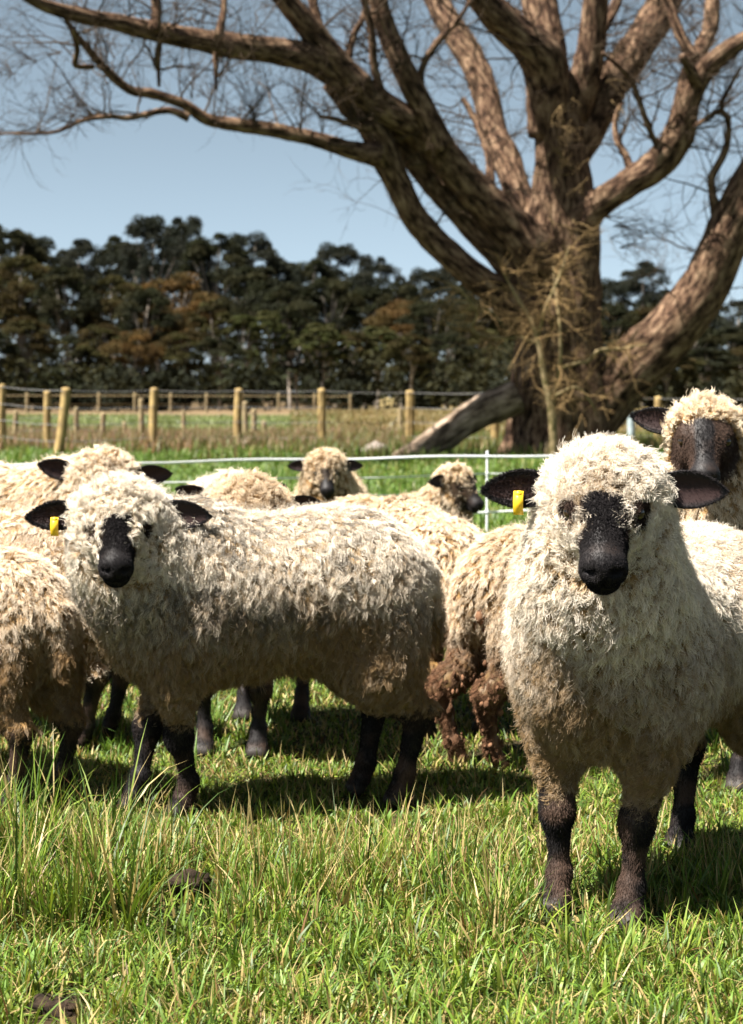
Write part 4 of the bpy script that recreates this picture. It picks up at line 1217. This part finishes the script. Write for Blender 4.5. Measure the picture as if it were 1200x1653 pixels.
# ------------------------------------------------------------------ grass
def blades(name, x, y, h, w, cols, seg=4, lean=0.35, curl=0.8, seed=0, z=None, az0=None):
    g = np.random.default_rng(seed + 7777)
    n = len(x)
    az = g.uniform(0, 2 * math.pi, n) if az0 is None else az0 + g.normal(0, 0.7, n)
    th0 = np.abs(g.normal(0, lean, n))
    cv = np.abs(g.normal(curl, curl * 0.6, n)) * np.clip(g.normal(1, .4, n), 0, 2)
    t = np.linspace(0, 1, seg + 1)
    ang = th0[:, None] + cv[:, None] * t[None]
    st = h[:, None] / seg
    rx = np.concatenate([np.zeros((n, 1)), np.cumsum(np.sin(ang[:, :-1]) * st, 1)], 1)
    rz = np.concatenate([np.zeros((n, 1)), np.cumsum(np.cos(ang[:, :-1]) * st, 1)], 1)
    rz = np.maximum(rz, 0.004)
    if z is None: z = gz(x, y)
    C = np.stack([x[:, None] + np.cos(az)[:, None] * rx, y[:, None] + np.sin(az)[:, None] * rx, z[:, None] + rz], -1)
    sa = az + math.pi / 2 + g.normal(0, 0.5, n)
    S = np.stack([np.cos(sa), np.sin(sa), g.normal(0, .2, n)], -1)
    ww = w[:, None] * np.clip(1.05 - t[None] ** 1.6, 0.05, 1) * 0.5
    Lf, Rt = C - S[:, None] * ww[..., None], C + S[:, None] * ww[..., None]
    V = np.concatenate([np.stack([Lf[:, :-1], Rt[:, :-1]], 2).reshape(n, -1, 3), C[:, -1:]], 1)
    nv = 2 * seg + 1
    b = (np.arange(n) * nv)[:, None]
    q = np.arange(seg - 1) * 2
    Qd = (b[:, :, None] + np.stack([q, q + 1, q + 3, q + 2], 1)[None]).reshape(-1, 4)
    Tr = (b + np.array([[2 * seg - 2, 2 * seg - 1, 2 * seg]]))
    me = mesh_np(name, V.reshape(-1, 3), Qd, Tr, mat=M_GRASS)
    tv = np.concatenate([np.repeat(t[:-1], 2), [1.0]])
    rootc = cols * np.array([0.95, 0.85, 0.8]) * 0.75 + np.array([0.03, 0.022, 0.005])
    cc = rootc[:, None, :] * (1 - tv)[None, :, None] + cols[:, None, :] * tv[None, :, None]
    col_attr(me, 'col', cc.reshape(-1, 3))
    return me

def palette(n, g, dry, lush=0.0):
    """mixed blade colours: fresh green, yellow green, straw"""
    A = np.array([0.100, 0.195, 0.022]); B = np.array([0.168, 0.245, 0.028]); Cc = np.array([0.36, 0.29, 0.12]); Dd = np.array([0.052, 0.112, 0.020]); E = np.array([0.16, 0.085, 0.035])
    u = g.random(n)
    c = np.where((u < 0.42)[:, None], A, np.where((u < 0.75)[:, None], B, Dd))
    k = g.random(n)
    c = np.where((k < dry)[:, None], Cc, c)
    c = np.where((k > 1 - dry * 0.12)[:, None], E, c)
    c = c * (1 - lush) + Dd * 1.5 * lush if np.isscalar(lush) else c * (1 - lush[:, None]) + Dd * 1.5 * lush[:, None]
    return c * g.uniform(0.75, 1.25, (n, 1)) 

def scatter(n, y0, y1, g, mx=0.75, power=1.0):
    y = y0 + (y1 - y0) * g.random(n) ** power
    x = (g.random(n) * 2 - 1) * (0.215 * y + mx)
    return x, y

def grass(name, label, n, y0, y1, hfun, wmin, wmax, seg, dryfun, seed, lean=0.35, curl=0.8, mx=0.75, lushfun=None, keep=None, tuft=1, spread=0.02):
    g = np.random.default_rng(seed)
    x, y = scatter(n // tuft, y0, y1, g, mx)
    if keep is not None:
        m = g.random(len(x)) < keep(x, y)
        x, y = x[m], y[m]
    az0 = None
    hs = 1.0
    if tuft > 1:                                    # blades spring from common centres and lean outward
        nt = len(x)
        big = np.repeat(g.uniform(0.6, 1.4, nt), tuft)
        x, y = np.repeat(x, tuft), np.repeat(y, tuft)
        a, r = g.uniform(0, 2 * math.pi, nt * tuft), np.abs(g.normal(0, spread, nt * tuft)) * big
        x, y, az0, hs = x + np.cos(a) * r, y + np.sin(a) * r, a, big
    for (kx, ky, kr, el) in KEEP:                       # bare, trampled spots
        m = (((x - kx) / kr) ** 2 + ((y - ky + kr * 0.4 * el) / (kr * el)) ** 2 > 1) | (g.random(len(x)) < 0.15)
        x, y = x[m], y[m]
        if tuft > 1: az0, hs = az0[m], hs[m]
    n = len(x)
    h = hfun(x, y) * g.uniform(0.5, 1.3, n) * hs
    w = g.uniform(wmin, wmax, n)
    c = palette(n, g, dryfun(x, y), 0.0 if lushfun is None else lushfun(x, y))
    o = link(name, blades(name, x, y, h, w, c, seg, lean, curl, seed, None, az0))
    tag(o, label, 'grass', kind='stuff')

KEEP = [(*ground_at(308, 1446)[:2], 0.07, 4.5), (*ground_at(95, 1632)[:2], 0.06, 2.0), (0.381, 3.60, 0.065, 2.2), (0.55, 3.63, 0.065, 2.2), (-0.48, 4.55, 0.07, 1.5), (-0.60, 4.50, 0.07, 1.5), (0.06, 4.60, 0.08, 1.5), (-0.02, 4.70, 0.08, 1.5), (-0.93, 4.55, 0.08, 1.5), (-0.80, 4.55, 0.08, 1.5)]
NEARF = lambda x, y: 1 - 0.45 * sstep(4.0, 4.25, y)
tallmask = lambda x, y: 0.75 * np.clip(sstep(3.62, 3.85, y + 0.15 * (noise2(x, y, 3, 61) - .5)) * (1 - sstep(3.95, 4.15, y)) * (0.35 + 0.65 * (1 - sstep(0.1, 0.5, x))) + 0.8 * (1 - sstep(-0.62, -0.42, x)) * sstep(3.4, 3.6, y) * (1 - sstep(3.95, 4.15, y)), 0, 1)
clump = lambda x, y, s=3.5: sstep(0.40, 0.70, noise2(x, y, s, 62, 2))
grass('short_turf', 'short sunlit turf covering the foreground under the sheep', 68000, 2.55, 5.2,
      lambda x, y: (0.034 + 0.036 * noise2(x, y, 5, 63)) * NEARF(x, y), 0.0030, 0.0065, 3, lambda x, y: 0.08 + 0.30 * sstep(0.45, 0.7, noise2(x, y, 2.5, 64)), 201, 0.7, 1.3)
grass('turf_tufts', 'low tufts of turf springing up through the foreground', 40000, 2.55, 5.2,
      lambda x, y: (0.050 + 0.055 * noise2(x, y, 4, 68)) * NEARF(x, y), 0.0030, 0.0075, 3, lambda x, y: 0.06 + 0.16 * noise2(x, y, 2.5, 64), 207, 0.45, 1.1, tuft=14, spread=0.016)
grass('long_grass', 'longer uneven grass blades standing in tufts around the sheep legs', 60000, 3.3, 5.2,
      lambda x, y: (0.045 + 0.13 * clump(x, y) * tallmask(x, y) + 0.015 * tallmask(x, y)) * NEARF(x, y), 0.0028, 0.0065, 4, lambda x, y: 0.10 + 0.16 * noise2(x, y, 2.0, 65), 202, 0.28, 0.8,
      keep=lambda x, y: 0.06 + 0.94 * tallmask(x, y) * (0.10 + 0.90 * clump(x, y)), tuft=18, spread=0.022)
grass('tall_clumps', 'rank tall clumps of long green and straw blades in the left foreground', 19000, 3.45, 4.05,
      lambda x, y: 0.105 + 0.095 * (1 - sstep(-0.52, -0.30, x)), 0.0030, 0.0070, 5, lambda x, y: 0.08 + 0.22 * noise2(x, y, 3.0, 65), 210, 0.24, 0.7,
      keep=lambda x, y: sstep(0.42, 0.58, noise2(x, y, 3.4, 91, 2)) * ((1 - sstep(-0.50, -0.34, x)) + 0.55 * (1 - sstep(0.15, 0.4, x))), tuft=22, spread=0.022)
grass('grass_stalks', 'sparse tall straw coloured grass stalks and broad blades', 6500, 3.3, 4.5,
      lambda x, y: 0.055 + 0.18 * tallmask(x, y), 0.0022, 0.0050, 5, lambda x, y: 0.5 + 0 * x, 203, 0.35, 0.5)
grass('dry_litter', 'pale dead blades lying flat among the green turf', 9000, 2.55, 5.2,
      lambda x, y: 0.07 + 0 * x, 0.002, 0.004, 3, lambda x, y: 0.9 + 0 * x, 204, 1.2, 0.4)
grass('broad_weeds', 'small broad leaved weeds scattered through the turf', 2600, 2.55, 4.6,
      lambda x, y: 0.045 + 0 * x, 0.010, 0.018, 4, lambda x, y: 0.04 + 0 * x, 209, 0.8, 0.9, tuft=6, spread=0.012, lushfun=lambda x, y: 0.3 + 0 * x)
grass('middle_turf', 'short bright turf under and behind the flock', 80000, 5.2, 9.5,
      lambda x, y: 0.035 + 0.03 * clump(x, y, 2.5), 0.004, 0.008, 3, lambda x, y: 0.15 + 0.25 * noise2(x, y, 2, 66), 205, 0.6, 1.0)
grass('middle_tufts', 'bright green tufts among the turf behind the nearest sheep', 24000, 5.0, 9.5,
      lambda x, y: 0.07 + 0.09 * clump(x, y, 2.5), 0.004, 0.009, 3, lambda x, y: 0.05 + 0 * x, 208, 0.35, 0.8, lushfun=lambda x, y: 0.6 + 0 * x, tuft=20, spread=0.03, keep=lambda x, y: clump(x, y, 2.0))
grass('lush_grass', 'lush green grass along the white tape fence and up to the tree', 130000, 9.5, 33,
      lambda x, y: 0.09 + 0.14 * clump(x, y, 0.9) * sstep(20, 32, y) + 0.07 * clump(x, y, 1.3), 0.012, 0.026, 2, lambda x, y: 0.04 + 0.10 * noise2(x, y, .6, 67), 206, 0.5, 0.9, lushfun=lambda x, y: 0.15 + 0.7 * noise2(x, y, .5, 69), mx=1.5)

def drygrass(name, label, n, y0, y1, xr, hlo, hhi, base, seed, w=(0.02, 0.035)):
    g = np.random.default_rng(seed)
    y = y0 + (y1 - y0) * g.random(n) ** 0.9
    x = (xr[0] + (xr[1] - xr[0]) * g.random(n)) * y
    m = g.random(n) < 0.25 + 0.75 * sstep(0.4, 0.6, noise2(x, y, 0.35, seed))
    x, y = x[m], y[m]
    n = len(x)
    c = np.array(base)[g.integers(len(base), size=n)] * g.uniform(0.7, 1.3, (n, 1))
    o = link(name, blades(name, x, y, g.uniform(hlo, hhi, n), g.uniform(*w, n), c, 2, 0.25, 0.5, seed))
    tag(o, label, 'grass', kind='stuff')
drygrass('seeding_grass', 'pinkish dry seeding grass at the foot of the fence posts', 42000, 31.5, 46, (-0.30, 0.02), 0.15, 0.42, [[0.24, 0.15, 0.10], [0.20, 0.14, 0.075], [0.12, 0.14, 0.045]], 301)
drygrass('rank_grass', 'rank green and straw grass growing along the fence right of centre', 24000, 29.5, 42, (-0.10, 0.30), 0.12, 0.40, [[0.10, 0.14, 0.035], [0.20, 0.15, 0.065], [0.08, 0.12, 0.03]], 302)
drygrass('pale_grass', 'pale green pasture grass on the paddock behind the fences', 26000, 46, 98, (-0.28, -0.02), 0.10, 0.22, [[0.15, 0.20, 0.075], [0.19, 0.22, 0.09], [0.13, 0.17, 0.065]], 304, (0.04, 0.08))
drygrass('field_grass', 'dry tan pasture grass on the open field before the wood', 36000, 44, 125, (-0.045, 0.30), 0.12, 0.30, [[0.21, 0.155, 0.07], [0.17, 0.135, 0.06], [0.16, 0.155, 0.07]], 303, (0.05, 0.09))

# small things lying in the turf
b = ground_at(308, 1460)
tag(lump('dung_clod', (b[0], b[1], 0.042), (0.042, 0.032, 0.028), M_SOIL, 14, 0.8), 'dark clod of dung lying in the foreground grass', 'clod')
b = ground_at(95, 1632)
tag(lump('earth_mound', (b[0], b[1], 0.008), (0.05, 0.035, 0.014), M_SOIL, 16, 0.9), 'small brown mound of bare earth at the near left corner', 'earth')
